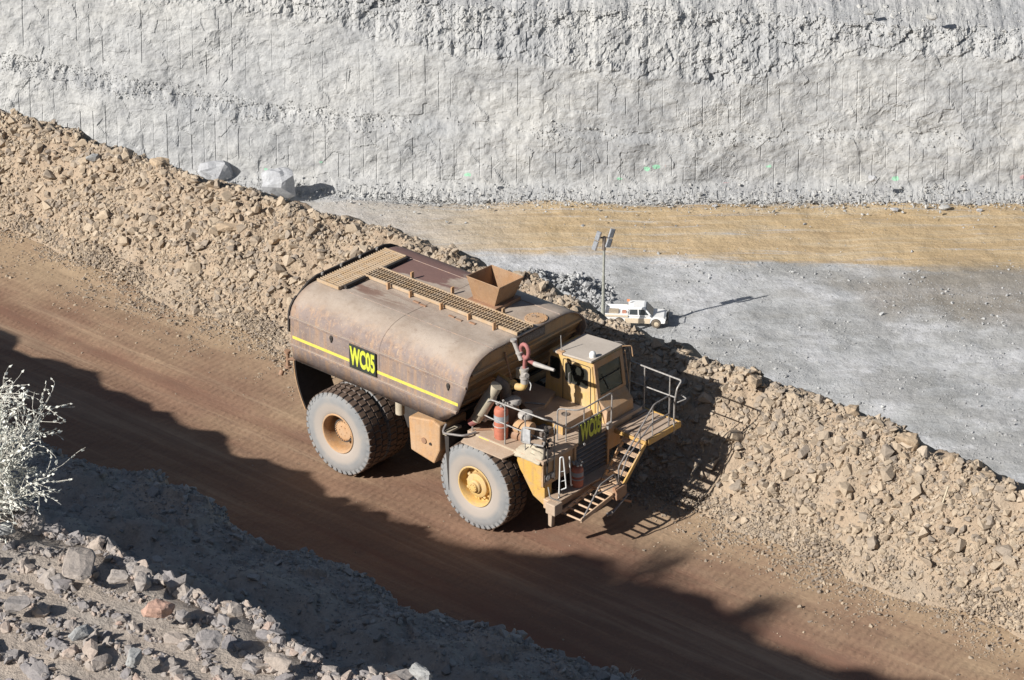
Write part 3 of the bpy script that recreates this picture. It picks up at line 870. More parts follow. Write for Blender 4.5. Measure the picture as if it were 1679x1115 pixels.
M_stripe = simple('yellow reflective tape', (.72, .61, .12), .5, 0, .12, 14)
M_stair = metal_paint('dusty pink tan steel', (.50, .33, .20), (.56, .42, .31), None, dirt_amt=.45, scale=2.5, streak=False)
M_canvas = metal_paint('dirty canvas', (.42, .36, .27), (.50, .44, .34), None, dirt_amt=.5, scale=5, streak=False, rough=.9)
M_paper = simple('light blue sheet', (.30, .52, .66), .7, 0, .1)
M_seat = simple('dark seat cloth', (.03, .03, .035), .9)
M_lens = simple('lamp glass', (.45, .45, .45), .2)
def tyre_mats():
    m, t, b = nmat('dusty tyre side'); v = coords(t)
    c = ramp(t, noise(t, v, 2.2, 6, .6), [(.3, (.21, .22, .23)), (.55, (.265, .265, .265)), (.7, (.32, .295, .27))])
    # rings of dust follow the sidewall mouldings
    sp = N(t, 'ShaderNodeSeparateXYZ'); t.links.new(v, sp.inputs[0])
    rr = math_n(t, 'SQRT', math_n(t, 'ADD', math_n(t, 'MULTIPLY', sp.outputs['X'], sp.outputs['X']), math_n(t, 'MULTIPLY', sp.outputs['Z'], sp.outputs['Z'])))
    rr = math_n(t, 'MULTIPLY', rr, .85)
    c = mix(t, ramp(t, rr, [(.47, .85), (.62, .7), (.70, .1), (.82, .0)]), c, (.42, .36, .31))
    c = mix(t, ramp(t, rr, [(.885, 0.0), (.905, 1.0)]), c, (.13, .088, .065))
    t.links.new(c, b.inputs['Base Color']); b.inputs['Roughness'].default_value = .85
    bump(t, noise(t, v, 12, 6, .7), .3, .01, b)
    return m
M_tyre = tyre_mats()
def glass_mat(name, tint, alpha):
    m, t, b = nmat(name)
    tr = N(t, 'ShaderNodeBsdfTransparent'); tr.inputs[0].default_value = (*tint, 1)
    gl = N(t, 'ShaderNodeBsdfGlossy'); gl.inputs['Roughness'].default_value = .08; gl.inputs[0].default_value = (.8, .95, 1, 1)
    df = N(t, 'ShaderNodeBsdfDiffuse'); df.inputs[0].default_value = (.16, .16, .13, 1)
    fr = N(t, 'ShaderNodeFresnel'); fr.inputs[0].default_value = 1.5
    a = N(t, 'ShaderNodeMixShader'); a.inputs[0].default_value = alpha
    t.links.new(tr.outputs[0], a.inputs[1]); t.links.new(df.outputs[0], a.inputs[2])
    s = N(t, 'ShaderNodeMixShader'); t.links.new(fr.outputs[0], s.inputs[0]); t.links.new(a.outputs[0], s.inputs[1]); t.links.new(gl.outputs[0], s.inputs[2])
    out = [n for n in t.nodes if n.type == 'OUTPUT_MATERIAL'][0]
    t.links.new(s.outputs[0], out.inputs[0]); return m
M_glass = glass_mat('dusty cab glass', (.60, .80, .78), .16)
M_glass_dark = glass_mat('tinted glass', (.12, .16, .17), .2)

# ================================================================== WATER TRUCK (x forward, y left, z up, origin under the rear axle)
TROT = R(90) - 2.28693
ca_, sa_ = math.cos(TROT), math.sin(TROT)
TCX, TCY = 41.1376, -43.0145                       # camera seen from the truck
TL = (-(ca_*TCX - sa_*TCY), -(sa_*TCX + ca_*TCY), 0.0)
truck = empty('water_truck', TL, TROT, 'large dusty brown and yellow mining water truck with a rounded tank', 'water truck')

# --- tank (drawn in its own frame, then set back onto the chassis by TANK_OFF)
TANK_OFF = Vector((-.16, .18, -.12)); before_tank = set(bpy.data.objects)
YM = -.36                     # mirror line of the tank is y = YM/2 in its own frame
def tank_section(off=0.0):
    """right half from top centre outwards and down (y negative), then mirrored"""
    half = [(0, 4.50+off), (-.7, 4.50+off), (-1.35, 4.50+off)]
    for k in range(1, 9):
        a = R(90*k/8); half.append((-1.35-(.95+off)*math.sin(a), 3.85+(.65+off)*math.cos(a)))
    half += [(-2.30-off*.0, 3.45), (-2.30, 3.12), (-2.24, 2.70)]
    return half[1:] if False else half
sec = tank_section()
full = sec[::-1] + [(YM-y, z) for y, z in sec[2:]]
def xfront(y, z):
    if z >= 3.85: return 4.36
    if z >= 3.10: return 4.05 + (z-3.10)/.75*.31
    return 3.56 if z < 2.9 else 4.05
bm = MB()
nx = 24; rows = []
for i in range(nx+1):
    row = []
    for y, z in full:
        xf = xfront(y, z); row.append(bm.bm.verts.new((-1.3+(xf+1.3)*i/nx, y, z)))
    rows.append(row)
for i in range(nx):
    for k in range(len(full)-1): bm.bm.faces.new([rows[i][k], rows[i+1][k], rows[i+1][k+1], rows[i][k+1]])
tank = bm.build('tank', M_tank_shell, truck, smooth=True)
md = tank.modifiers.new('solid', 'SOLIDIFY'); md.thickness = .035; md.offset = -1
# weld seams: hoops over the shell and the fold line along both shoulders
for x_ in (1.62,):
    MB().tube([(x_, y if True else 0, z+.001) for y, z in full[2:-2]], .008, 6).build('weld_seam', M_tank_shell, truck)
for y_ in (-1.36, YM+1.36):
    MB().tube([(-1.28, y_, 4.503), (4.33, y_, 4.503)], .010, 6).build('weld_seam', M_tank_shell, truck)
# floor of the tank and the rear end plate
MB().box((-1.28, -2.2, 2.66), (3.54, 1.84, 2.73)).build('tank_floor', M_dark, truck)
m = MB(); m.prism([(-.18+(y+.18)*.985, z-.02) for y, z in full], 'x', -1.27, -1.22); m.build('tank_end_plate', M_tank, truck)
# front head: leans back below the lip, with horizontal stiffener ribs
hs = [(y*.955, z) for y, z in full]
def xhead(z): return 4.33 if z > 4.12 else 4.33-(4.12-z)*.62
bm = MB(); top_ = []
zl = [2.72, 3.0, 3.25, 3.5, 3.75, 3.95, 4.12, 4.25, 4.38, 4.46]
def half_w(z):
    if z <= 3.85: return 2.04
    return 1.17+.87*math.sqrt(max(0, 1-((z-3.85)/.65)**2))
rr_ = []
for z in zl:
    w_ = half_w(z); rr_.append([bm.bm.verts.new((xhead(z), -.18-w_+2*w_*k/12, z)) for k in range(13)])
for i in range(len(zl)-1):
    for k in range(12): bm.bm.faces.new([rr_[i][k], rr_[i][k+1], rr_[i+1][k+1], rr_[i+1][k]])
head = bm.build('front_head', M_head, truck, smooth=True); md = head.modifiers.new('s', 'SOLIDIFY'); md.thickness = .03
for z in (4.10, 3.72, 3.34, 2.98):
    w_ = half_w(z)-.04; x = xhead(z)
    MB().prism([(x-.02, z-.05), (x+.055, z-.02), (x+.055, z+.02), (x-.02, z+.07)], 'y', -.18-w_, -.18+w_).build('head_rib', M_head, truck)
# rear guard hoop standing proud of the shell
outer = [(y if abs(y) < 2.299 else y, z) for y, z in [(p[0], p[1]) for p in tank_section(.15)][:12]]
inner = tank_section(-.02)[:12]
outer = [(y, z+.13) for y, z in inner[:3]]+[(-1.62, 4.54), (-1.84, 4.42), (-2.02, 4.28)]+[(inner[k][0]-.05, inner[k][1]+.02) for k in range(6, 12)]
ring_o = outer[::-1]+[(YM-y, z) for y, z in outer[2:]]; ring_i = inner[::-1]+[(YM-y, z) for y, z in inner[2:]]
bm = MB()
for k in range(len(ring_o)-1):
    a, b_, c, d = ring_o[k], ring_o[k+1], ring_i[k+1], ring_i[k]
    bm.hexa([(-1.36, *a), (-1.36, *b_), (-1.36, *c), (-1.36, *d)], [(-1.315, *a), (-1.315, *b_), (-1.315, *c), (-1.315, *d)])
bm.build('rear_guard', M_dark, truck)  # near black colour paints in the shade on its forward face
for s_ in (-1, 1):
    yy_ = -.18+s_*2.12
    for z in (3.86, 3.13):
        m = MB(); m.box((-1.3, yy_+s_*.01-.035, z-.035), (xfront(0, z)-.01, yy_+s_*.01+.035, z+.03)); m.build('side_rib', M_tank_shell, truck, bevel=.012)
    # reflective tape in two lengths, broken by the fleet number board
    MB().box((-1.24, yy_-.006, 3.30), (.66, yy_+.006, 3.375)).build('reflective_tape', M_stripe, truck)
    MB().box((1.53, yy_-.006, 3.30), (4.08, yy_+.006, 3.375)).build('reflective_tape', M_stripe, truck)
    for x in (.07, 3.79):
        m = MB(); m.blob((x, yy_+s_*.01, 3.75), .055, 2, (1, .5, 1)); m.hexa([(x-.05, yy_+s_*.015-.012, 3.735), (x+.05, yy_+s_*.015-.012, 3.735), (x+.05, yy_+s_*.015+.012, 3.735), (x-.05, yy_+s_*.015+.012, 3.735)],
            [(x-.008, yy_+s_*.015-.012, 3.62), (x+.008, yy_+s_*.015-.012, 3.62), (x+.008, yy_+s_*.015+.012, 3.62), (x-.008, yy_+s_*.015+.012, 3.62)])
        m.build('side_outlet', M_dark, truck, smooth=True)
sb = MB().box((.69, -2.352, 3.20), (1.54, -2.325, 3.815)).build('number_board', M_sign, truck, bevel=.008)
text('lettering', 'WC05', .62, M_signlet, sb, frame((1, 0, 0), (0, 0, 1), (1.13, -2.355, 3.505)), sx=.465, bold=.026)
# lower hem of the tank sheet, rear mud flaps
for s_ in (-1, 1):
    bm = MB(); pts = []
    for k in range(7):
        t = k/6; pts.append((-1.26+.34*t**2, 2.68-1.2*t))
    y0, y1 = (-.18+s_*2.08, -.18+s_*1.02)
    bm.prism(pts + [(x+.03, z) for x, z in pts[::-1]], 'y', min(y0, y1), max(y0, y1))
    bm.build('mud_flap', M_dark, truck)  # dark colour stands in for the shadow on the flap's forward side
    MB().tube([(p[0]-.01, -.18+s_*2.09, p[1]) for p in pts], .018, 6).build('flap_edge', M_orange, truck)
# --- top walkway
def grating(name, x0, x1, y0, y1, z, along, step, par, n_long=4):
    g = MB()
    if along == 'x':
        k = x0
        while k < x1: g.box((k, y0, z), (k+.032, y1, z+.03)); k += step
        for i in range(1, n_long): yy = y0+(y1-y0)*i/n_long; g.box((x0, yy-.008, z-.02), (x1, yy+.008, z+.022))
    else:
        k = y0
        while k < y1: g.box((x0, k, z), (x1, k+.028, z+.03)); k += step
        for i in range(1, n_long): xx = x0+(x1-x0)*i/n_long; g.box((xx-.008, y0, z-.02), (xx+.008, y1, z+.022))
    return g.build(name, M_grate, par)
walk = MB()
for y in (-.52, .03): walk.box((-.52, y-.02, 4.52), (4.33, y+.02, 4.60))
walk = walk.build('walkway_frame', M_grate, truck, bevel=.006)
MB().box((-.5, -.49, 4.512), (4.3, 0.0, 4.518)).build('walkway_tray', M_dark, truck)
grating('walkway_grating', -.48, 4.3, -.50, .01, 4.56, 'x', .088, truck, 3)
for a, b_ in (((-1.2, -1.47, 4.52), (-.48, -1.43, 4.60)), ((-1.2, .87, 4.52), (-.48, .91, 4.60)), ((-.52, -1.43, 4.50), (-.48, -.54, 4.585)), ((-.52, .05, 4.50), (-.48, .87, 4.585))): MB().box(a, b_).build('rear_platform_frame', M_grate, truck, bevel=.006)
MB().box((-1.2, -1.43, 4.512), (-.52, .87, 4.518)).build('rear_platform_tray', M_dark, truck)
grating('rear_platform_grating', -1.2, -.52, -1.43, .87, 4.56, 'y', .080, truck, 3)
MB().tube([(-.42, -1.3, 4.56), (-.42, -.6, 4.56)], .05, 8).build('rolled_mat', M_dark, truck)
MB().tube([(-.42, .1, 4.56), (-.42, .85, 4.56)], .05, 8).build('rolled_mat', M_dark, truck)
for x, y in ((.35, -.62), (1.05, -.60), (2.05, -.62), (2.9, -.6), (3.7, -.62), (.4, .16), (1.7, .16), (3.3, .16)):
    MB().box((x-.02, y-.045, 4.49), (x+.02, y+.045, 4.64+.06*((x*7) % 1))).build('lug', M_orange, truck, bevel=.004)
for x, y in ((1.35, -.72), (1.6, -.75), (2.5, -.75), (2.75, -.78), (3.1, -.7), (2.2, .1)):
    MB().box((x-.09, y-.03, 4.50), (x+.09, y+.03, 4.525)).build('weld_plate', M_rust, truck, bevel=.004)
for y in (-1.2, -.55, .1, .7):
    MB().cyl((-1.28, y, 4.58), 'z', .03, .06, 10).build('guard_bolt', M_rail, truck)
# --- filling hopper, open box flaring upwards
hb = [(2.36, .17), (3.02, .17), (3.02, .86), (2.36, .86)]; ht = [(2.28, .02), (3.30, .02), (3.32, .86), (2.32, .86)]
bm = MB(); z0, z1 = 4.60, 5.20; th = .022
for k in range(4):
    j = (k+1) % 4
    a, b_, c, d = (*hb[k], z0), (*hb[j], z0), (*ht[j], z1), (*ht[k], z1)
    cx, cy = 2.75, .48
    ins = lambda p: (p[0]+(cx-p[0])*.035, p[1]+(cy-p[1])*.035, p[2])
    bm.hexa([a, b_, c, d], [ins(a), ins(b_), ins(c), ins(d)])
hop = bm.build('hopper', M_hopper, truck)
MB().box((2.26, .06, 4.505), (3.14, .98, 4.60)).build('hopper_flange', M_rust, truck, bevel=.008)
rim_ = MB()
for k in range(4): rim_.tube([(*ht[k], z1+.004), (*ht[(k+1) % 4], z1+.004)], .014, 6)
rim_.build('hopper_rim', M_hopper, hop)
# --- manhole
m = MB().cyl((4.05, .46, 4.50), 'z', .27, .03, 40)
for k in range(12): m.cyl((4.05+.235*math.cos(k*.5236), .46+.235*math.sin(k*.5236), 4.53), 'z', .014, .014, 6)
mh = m.build('manhole_cover', M_orange, truck)
MB().tube(fillet([(3.95, .43, 4.53), (3.95, .43, 4.59), (4.05, .46, 4.59), (4.05, .46, 4.53)], .02), .008, 6).build('handle', M_raild, mh)
# --- maker plate under the front lip
mp = MB().box((4.345, -.50, 4.22), (4.362, .42, 4.44)).build('name_plate', M_mid, truck)
text('lettering', 'CATERPILLAR', .165, M_raild, mp, frame((0, 1, 0), (0, 0, 1), (4.363, -.04, 4.33)), sx=.86, bold=.004)

for o_ in list(bpy.data.objects):
    if o_ not in before_tank and o_.parent == truck: o_.location = o_.location + TANK_OFF

# --- chassis
fr = MB()
for y in (-.75, .75): fr.box((-.9, y-.12, 1.15), (5.75, y+.12, 1.62))
for x in (-.7, 1.2, 2.8, 4.9): fr.box((x, -.75, 1.2), (x+.25, .75, 1.55))
fr.box((-.9, -.9, 1.62), (3.4, .9, 2.6))
fr.build('chassis', M_dark, truck, bevel=.02)
MB().cyl((0, -1.9, 1.08), 'y', .30, 3.8, 24).blob((0, 0, 1.08), .55, 3, (1, .8, 1)).build('rear_axle', M_dark, truck, smooth=True)
MB().cyl((4.19, -1.6, 1.08), 'y', .18, 3.2, 20).build('front_axle', M_dark, truck, smooth=True)
for s_ in (-1, 1):
    MB().cyl((3.95, s_*1.05, 1.0), 'z', .13, 1.2, 16).build('suspension_strut', M_mid, truck, smooth=True)
    MB().cyl((1.55, s_*1.55, 1.95), 'z', .11, .55, 16).build('hose_stub', M_canvas, truck, smooth=True)
ft = [(2.22, 2.28), (2.28, 1.42), (3.02, 1.30), (3.20, 1.70), (3.22, 2.36), (3.0, 2.44)]
for s_ in (-1, 1):
    y0, y1 = sorted((s_*1.98, s_*1.05))
    f_ = MB().prism(ft, 'y', y0, y1).build('side_tank', M_orange, truck, bevel=.035)
    MB().cyl((2.72, s_*1.985-.02, 1.82), 'y', .075, .04, 18).build('tank_cap', M_rust, f_, smooth=True)
    MB().cyl((2.92, s_*1.985-.02, 1.80), 'y', .035, .035, 12).build('filler_plug', M_dark, f_, smooth=True)
    MB().cyl((2.55, s_*1.7, 2.42), 'z', .05, .12, 12).build('breather', M_rail, f_, smooth=True)
    MB().tube(fillet([(3.3, s_*1.85, 2.4), (3.32, s_*2.02, 2.24), (3.9, s_*1.9, 2.32), (4.0, s_*1.6, 2.33)], .12), .03, 8).build('mirror_arm', M_raild, truck, smooth=True)
    MB().prism([(3.28, 2.24), (3.42, 2.20), (3.42, .72), (3.40, .72)], 'y', *sorted((s_*1.9, s_*1.2))).build('front_mud_flap', M_dark, truck)
    MB().box((3.30, min(s_*1.98, s_*1.45), 2.18), (3.42, max(s_*1.98, s_*1.45), 2.25)).build('flap_bar', M_canvas, truck, bevel=.01)

# --- wheels
def tyre_mesh():
    m = MB(); w = .60
    prof = [(.50, .02), (.535, .0), (.60, -.012), (.74, -.03), (.88, -.028), (.97, -.01), (1.02, .02), (1.035, .06),
            (1.035, w-.06), (1.02, w-.02), (.97, w+.01), (.74, w+.03), (.535, w), (.50, w-.02)]
    m.lathe(prof, (0, 0, 0), 'y', 72)
    n = 38
    for k in range(n):
        for row, (y0, y1, ph, sk) in enumerate(((-.005, .175, 0, .16), (.20, .39, .5, 0), (.42, w+.005, 0, -.16))):
            a0 = 2*math.pi*(k+ph)/n; da = 2*math.pi/n*.41
            def P_(a, r, y): return (math.cos(a)*r, y, math.sin(a)*r)
            sk_ = sk*da
            b_ = [P_(a0-da, 1.02, y0), P_(a0+da, 1.02, y0), P_(a0+da+sk_, 1.02, y1), P_(a0-da+sk_, 1.02, y1)]
            s = .86; r_ = 1.085
            ya, yb = (y0+.012, y1-.01)
            t_ = [P_(a0-da*s, r_-.012*(row == 0), ya), P_(a0+da*s, r_-.012*(row == 0), ya), P_(a0+da*s+sk_, r_-.012*(row == 2), yb), P_(a0-da*s+sk_, r_-.012*(row == 2), yb)]
            m.hexa(b_, t_)
        # shoulder lug runs down onto the sidewall
        for yy, so in ((-.005, -1), (w+.005, 1)):
            a0 = 2*math.pi*k/n; da = 2*math.pi/n*.33
            def P_(a, r, y): return (math.cos(a)*r, y, math.sin(a)*r)
            m.hexa([P_(a0-da, .965, yy-so*.01), P_(a0+da, .965, yy-so*.01), P_(a0+da, 1.075, yy-so*.05), P_(a0-da, 1.075, yy-so*.05)],
                   [P_(a0-da*.8, .965, yy+so*.012), P_(a0+da*.8, .965, yy+so*.012), P_(a0+da, 1.072, yy-so*.0), P_(a0-da, 1.072, yy-so*.0)])
    return m
def place(o, x, y, z=1.08, rz=0, ry=0):
    o.location = (x, y, z); o.rotation_euler = (0, ry, rz)
ty = tyre_mesh().build('wheel', M_tyre, truck, smooth=True)
place(ty, 4.19, -1.87)
# front rim: flange, dish, drum with bolt ring and a protruding hub (outer side is -y)
m = MB().lathe([(.515, -.005), (.50, -.02), (.475, -.015), (.455, .03), (.435, .12), (.43, .20), (.30, .205), (.0001, .205)], (0, 0, 0), 'y', 56)
rimf = m.build('rim', M_yellow_clean, ty, smooth=True)
m = MB().lathe([(.30, .20), (.30, .07), (.27, .05), (.17, .045), (.16, -.01), (.12, -.03), (.11, -.075), (.06, -.085), (.0001, -.085)], (0, 0, 0), 'y', 40)
for k in range(10):
    a = k*math.pi/5; m.cyl((.355*math.cos(a), .14, .355*math.sin(a)), 'y', .028, .07, 6)
    m.cyl((.085*math.cos(a), -.095, .085*math.sin(a)), 'y', .012, .02, 6)
for a in (2.5, 3.6, 4.6, 5.4): m.blob((.33*math.cos(a), .10, .33*math.sin(a)), .045, 1, (1, .6, 1))
hubf = m.build('hub', M_yellow_clean, ty, smooth=True)
tyr = bpy.data.objects.new('wheel', ty.data); COL.objects.link(tyr); tyr.parent = truck; place(tyr, 0, -2.10, ry=.05)
m = MB().lathe([(.515, -.005), (.50, -.02), (.475, -.015), (.455, .03), (.435, .16), (.43, .40), (.42, .48), (.26, .48), (.0001, .48)], (0, 0, 0), 'y', 56)
rimr = m.build('rim', M_orange, tyr, smooth=True)
m = MB().lathe([(.275, .48), (.275, .22), (.255, .20), (.21, .19), (.10, .18), (.0001, .18)], (0, 0, 0), 'y', 40)
for k in range(26):
    a = 2*math.pi*k/26; m.cyl((  .245*math.cos(a), .172, .245*math.sin(a)), 'y', .014, .03, 6)
for k in range(6):
    a = 2*math.pi*k/6; m.cyl((.12*math.cos(a), .165, .12*math.sin(a)), 'y', .012, .03, 6)
hubr = m.build('hub', M_orange, tyr, smooth=True)
def copy_wheel(src, x, y, rz=0, kids=True, ry=0):
    w = src.copy(); COL.objects.link(w); w.parent = truck; place(w, x, y, rz=rz, ry=ry)
    if kids:
        for ch in src.children:
            c = ch.copy(); COL.objects.link(c); c.parent = w
    return w
copy_wheel(ty, 4.19, 1.87, math.pi); copy_wheel(tyr, 0, 2.10, math.pi, ry=.03)
copy_wheel(tyr, 0, -1.36, 0, False, .02); copy_wheel(tyr, 0, 1.36, math.pi, False, .06)

# --- deck, fenders, nose
DZ = 2.30
MB().box((3.75, -1.62, DZ-.09), (6.06, 1.95, DZ)).build('deck', M_deck, truck, bevel=.01)
for s_ in (-1, 1):
    y0, y1 = sorted((s_*1.60, s_*1.97))
    m = MB()
    a = [(3.80, s_*1.60, DZ-.03), (3.86, s_*1.97, DZ-.10), (5.12, s_*1.97, DZ-.10), (5.28, s_*1.60, DZ-.03)]
    m.hexa([(p[0], p[1], p[2]-.03) for p in a], a); m.build('fender', M_deck, truck)
    MB().box((3.9, s_*1.625-.006, DZ-.085), (5.3, s_*1.625+.006, DZ-.01)).build('kick_strip', M_canvas, truck)
    MB().box((4.12, s_*1.634-.004, DZ-.075), (4.42, s_*1.634+.004, DZ-.02)).build('reflector', M_stripe, truck)
    # side panel of the nose
    sp_ = [(5.20, DZ-.09), (5.25, 2.04), (5.34, 1.85), (5.47, 1.70), (5.62, 1.63), (5.98, 1.60), (6.03, DZ-.09)]
    MB().prism(sp_, 'y', *sorted((s_*1.60, s_*1.56))).build('nose_side', M_yellow if s_ < 0 else M_orange, truck, bevel=.008)
# front face: headlamp panel, grille
MB().box((5.98, -1.60, 1.62), (6.03, -.52, DZ-.09)).build('nose_front', M_orange, truck, bevel=.008)
MB().box((5.98, .70, 1.62), (6.03, 1.60, DZ-.09)).build('nose_front', M_orange, truck, bevel=.008)
for s_ in (-1, 1):
    hl = MB().box((6.03, s_*1.38-.19, 1.74), (6.055, s_*1.38+.19, 1.92)).build('headlight', M_mid, truck, bevel=.01)
    for dy in (-.09, .09): MB().cyl((6.05, s_*1.38+dy, 1.83), 'x', .065, .02, 18).build('lens', M_lens, hl, smooth=True)
MB().box((5.80, -.50, 1.28), (5.95, .68, 2.22)).build('radiator', M_dark, truck)
m = MB()
for k in range(8):
    z = 1.32+k*.112; m.prism([(5.955, z+.015), (6.03, z-.02), (6.045, z+.01), (5.965, z+.05)], 'y', -.48, .66)
m.build('grille', M_louvre, truck)
for a_ in (-.54, .66): MB().box((5.93, a_, 1.26), (6.07, a_+.07, 2.26)).build('grille_frame', M_orange, truck, bevel=.008)
# raised engine cover, air cleaner cover
m = MB().box((4.5, -.36, DZ), (5.56, .70, DZ+.25)); ec = m.build('engine_cover', M_deck, truck, bevel=.012)
MB().box((4.5, -.372, DZ+.01), (5.57, -.358, DZ+.20)).build('cover_side', M_yellow, ec, bevel=.004)
MB().lathe([(.10, 0), (.10, .02), (.08, .02), (.08, .005), (.045, .006), (.045, .018), (.0001, .018)], (5.25, .10, DZ+.252), 'z', 28).build('filler_cap', M_mid, ec, smooth=True)
a = [(3.70, .0), (3.72, .72), (4.44, .72), (4.72, -.02), (4.62, -.34), (4.45, -.36)]
MB().prism(a, 'z', DZ+.16, DZ+.34).build('air_cleaner_cover', M_deck, truck, bevel=.015)
MB().box((3.75, -.3, DZ), (4.6, .7, DZ+.16)).build('air_cleaner_base', M_dark, truck)
MB().tube([(4.30, -.22, DZ+.36), (4.72, .02, DZ+.37)], .02, 8).build('loose_pipe', M_rail, truck)
# bumper and its walkway
MB().box((5.95, -1.50, 1.02), (6.22, 1.30, 1.26)).build('bumper', M_stair, truck, bevel=.02)
MB().box((6.0, -1.45, 1.262), (6.34, .75, 1.285)).build('bumper_step', M_deck, truck)
MB().box((6.12, -1.62, 1.0), (6.40, -1.34, 1.28)).prism([(6.14, 1.0), (6.27, 1.0), (6.25, .64), (6.15, .66)], 'y', -1.56, -1.44).build('bumper_corner', M_deck, truck, bevel=.02)
MB().prism([(5.30, 1.62), (5.95, 1.62), (5.95, 1.05), (5.6, 1.2)], 'y', -1.45, -1.2).build('nose_bracket', M_yellow, truck, bevel=.01)

# --- cab
cab_side = [(4.12, DZ), (4.16, 3.05), (4.30, 3.68), (5.56, 3.76), (5.70, 2.88), (5.74, DZ)]
YC0, YC1 = .72, 1.72
def wall_with_holes(outline, holes, y, th, name, m, par):
    """side sheet with window openings: triangulated outline minus hole loops, given thickness"""
    bm = bmesh.new(); es = []
    for loop in [outline]+holes:
        vs = [bm.verts.new((x, y, z)) for x, z in loop]
        es += [bm.edges.new((vs[i], vs[(i+1) % len(vs)])) for i in range(len(vs))]
    bmesh.ops.triangle_fill(bm, use_beauty=True, use_dissolve=False, edges=es)
    me = bpy.data.meshes.new(name); bm.to_mesh(me); bm.free(); me.materials.append(m)
    o = bpy.data.objects.new(name, me); COL.objects.link(o); o.parent = par
    s = o.modifiers.new('s', 'SOLIDIFY'); s.thickness = th; s.offset = 0
    return o
def rounded(x0, z0, x1, z1, r=.05, skew=0):
    out = []
    for cx, cz, a0 in ((x1-r, z1-r, 0), (x0+r, z1-r, 90), (x0+r, z0+r, 180), (x1-r, z0+r, 270)):
        for k in range(4):
            a = R(a0+30*k); out.append((cx+r*math.cos(a)+skew*(cz-z0), cz+r*math.sin(a)))
    return out
w_rear = rounded(4.30, 3.02, 4.58, 3.54, .06); w_door = rounded(4.76, 3.04, 5.42, 3.52, .07, -.02)
for y in (YC0, YC1):
    cw_ = wall_with_holes(cab_side, [w_rear, w_door], y, .05, 'cab_side', M_yellow_clean, truck)
    for wn in (w_rear, w_door):
        m = MB(); m.prism(wn, 'y', y-.012, y+.012); m.build('side_window', M_glass_dark, cw_)
        ring = MB(); ring.tube([(x, y-.028 if y == YC0 else y+.028, z) for x, z in wn], .016, 6, closed=True); ring.build('window_seal', M_dark, cw_)
# door outline, handle, hinges
dr_ = MB().tube(fillet([(4.68, YC0-.03, DZ+.08), (4.68, YC0-.03, 3.60), (5.50, YC0-.03, 3.62), (5.52, YC0-.03, DZ+.08)], .06), .009, 6).build('door_seam', M_dark, truck)
MB().tube([(5.55, YC0-.035, 3.66), (5.64, YC0-.035, 2.95), (5.66, YC0-.035, 2.5)], .012, 6).build('pillar_pipe', M_yellow, truck)
MB().tube(fillet([(4.90, YC0-.03, 3.02), (4.90, YC0-.08, 3.02), (4.90, YC0-.08, 3.3), (4.90, YC0-.03, 3.3)], .02), .010, 6).build('door_handle', M_rail, truck)
# rear, floor, front frame, windscreen
MB().hexa([(4.10, YC0, DZ), (4.14, YC0, DZ), (4.14, YC1, DZ), (4.10, YC1, DZ)], [(4.26, YC0, 3.68), (4.30, YC0, 3.68), (4.30, YC1, 3.68), (4.26, YC1, 3.68)]).build('cab_rear', M_yellow, truck)
def fp(y, z, d=0):   # a point on the sloping windscreen plane
    return (5.56+(3.76-z)*(.14/.88)+d, y, z)
m = MB()
for y0, y1, z0, z1 in ((YC0-.02, YC0+.09, 2.86, 3.76), (YC1-.09, YC1+.02, 2.86, 3.76), (YC0+.09, YC1-.09, 3.60, 3.76), (YC0+.09, YC1-.09, 2.86, 2.92)):
    m.hexa([fp(y0, z0, -.03), fp(y0, z0, .03), fp(y1, z0, .03), fp(y1, z0, -.03)], [fp(y0, z1, -.03), fp(y0, z1, .03), fp(y1, z1, .03), fp(y1, z1, -.03)])
m.build('windscreen_frame', M_orange, truck, bevel=.006)
MB().hexa([fp(YC0+.09, 2.92, -.008), fp(YC0+.09, 2.92, .008), fp(YC1-.09, 2.92, .008), fp(YC1-.09, 2.92, -.008)], [fp(YC0+.09, 3.60, -.008), fp(YC0+.09, 3.60, .008), fp(YC1-.09, 3.60, .008), fp(YC1-.09, 3.60, -.008)]).build('windscreen', M_glass, truck)
MB().tube([fp(YC0+.1, 3.29, .02), fp(YC1-.1, 3.31, .02)], .012, 6).tube([fp(YC0+.42, 2.94, .025), fp(YC0+.22, 3.4, .025)], .008, 5).build('wiper', M_dark, truck)
MB().box((4.16, YC0+.03, DZ+.01), (5.68, YC1-.03, DZ+.06)).build('cab_floor', M_dark, truck)
st = MB().box((4.75, 1.0, 2.7), (5.15, 1.42, 2.82)).hexa([(4.72, 1.02, 2.8), (4.82, 1.02, 2.8), (4.82, 1.40, 2.8), (4.72, 1.40, 2.8)], [(4.62, 1.04, 3.4), (4.70, 1.04, 3.4), (4.70, 1.38, 3.4), (4.62, 1.38, 3.4)]).build('seat', M_seat, truck, bevel=.03)
MB().box((5.35, .80, 2.6), (5.62, 1.64, 2.86)).build('dashboard', M_dark, truck, bevel=.02)
MB().hexa([(5.38, .95, 2.89), (5.60, .95, 2.90), (5.60, 1.35, 2.90), (5.38, 1.35, 2.89)], [(5.38, .95, 2.90), (5.60, .95, 2.91), (5.60, 1.35, 2.91), (5.38, 1.35, 2.90)]).build('paper_sheet', M_paper, truck)
sw = MB().tube([(5.22+.04*math.cos(a)*0+.10*math.cos(a), 1.21+.17*math.sin(a), 3.02-.10*math.cos(a)) for a in [2*math.pi*k/20 for k in range(20)]], .014, 6, closed=True).build('steering_wheel', M_dark, truck)
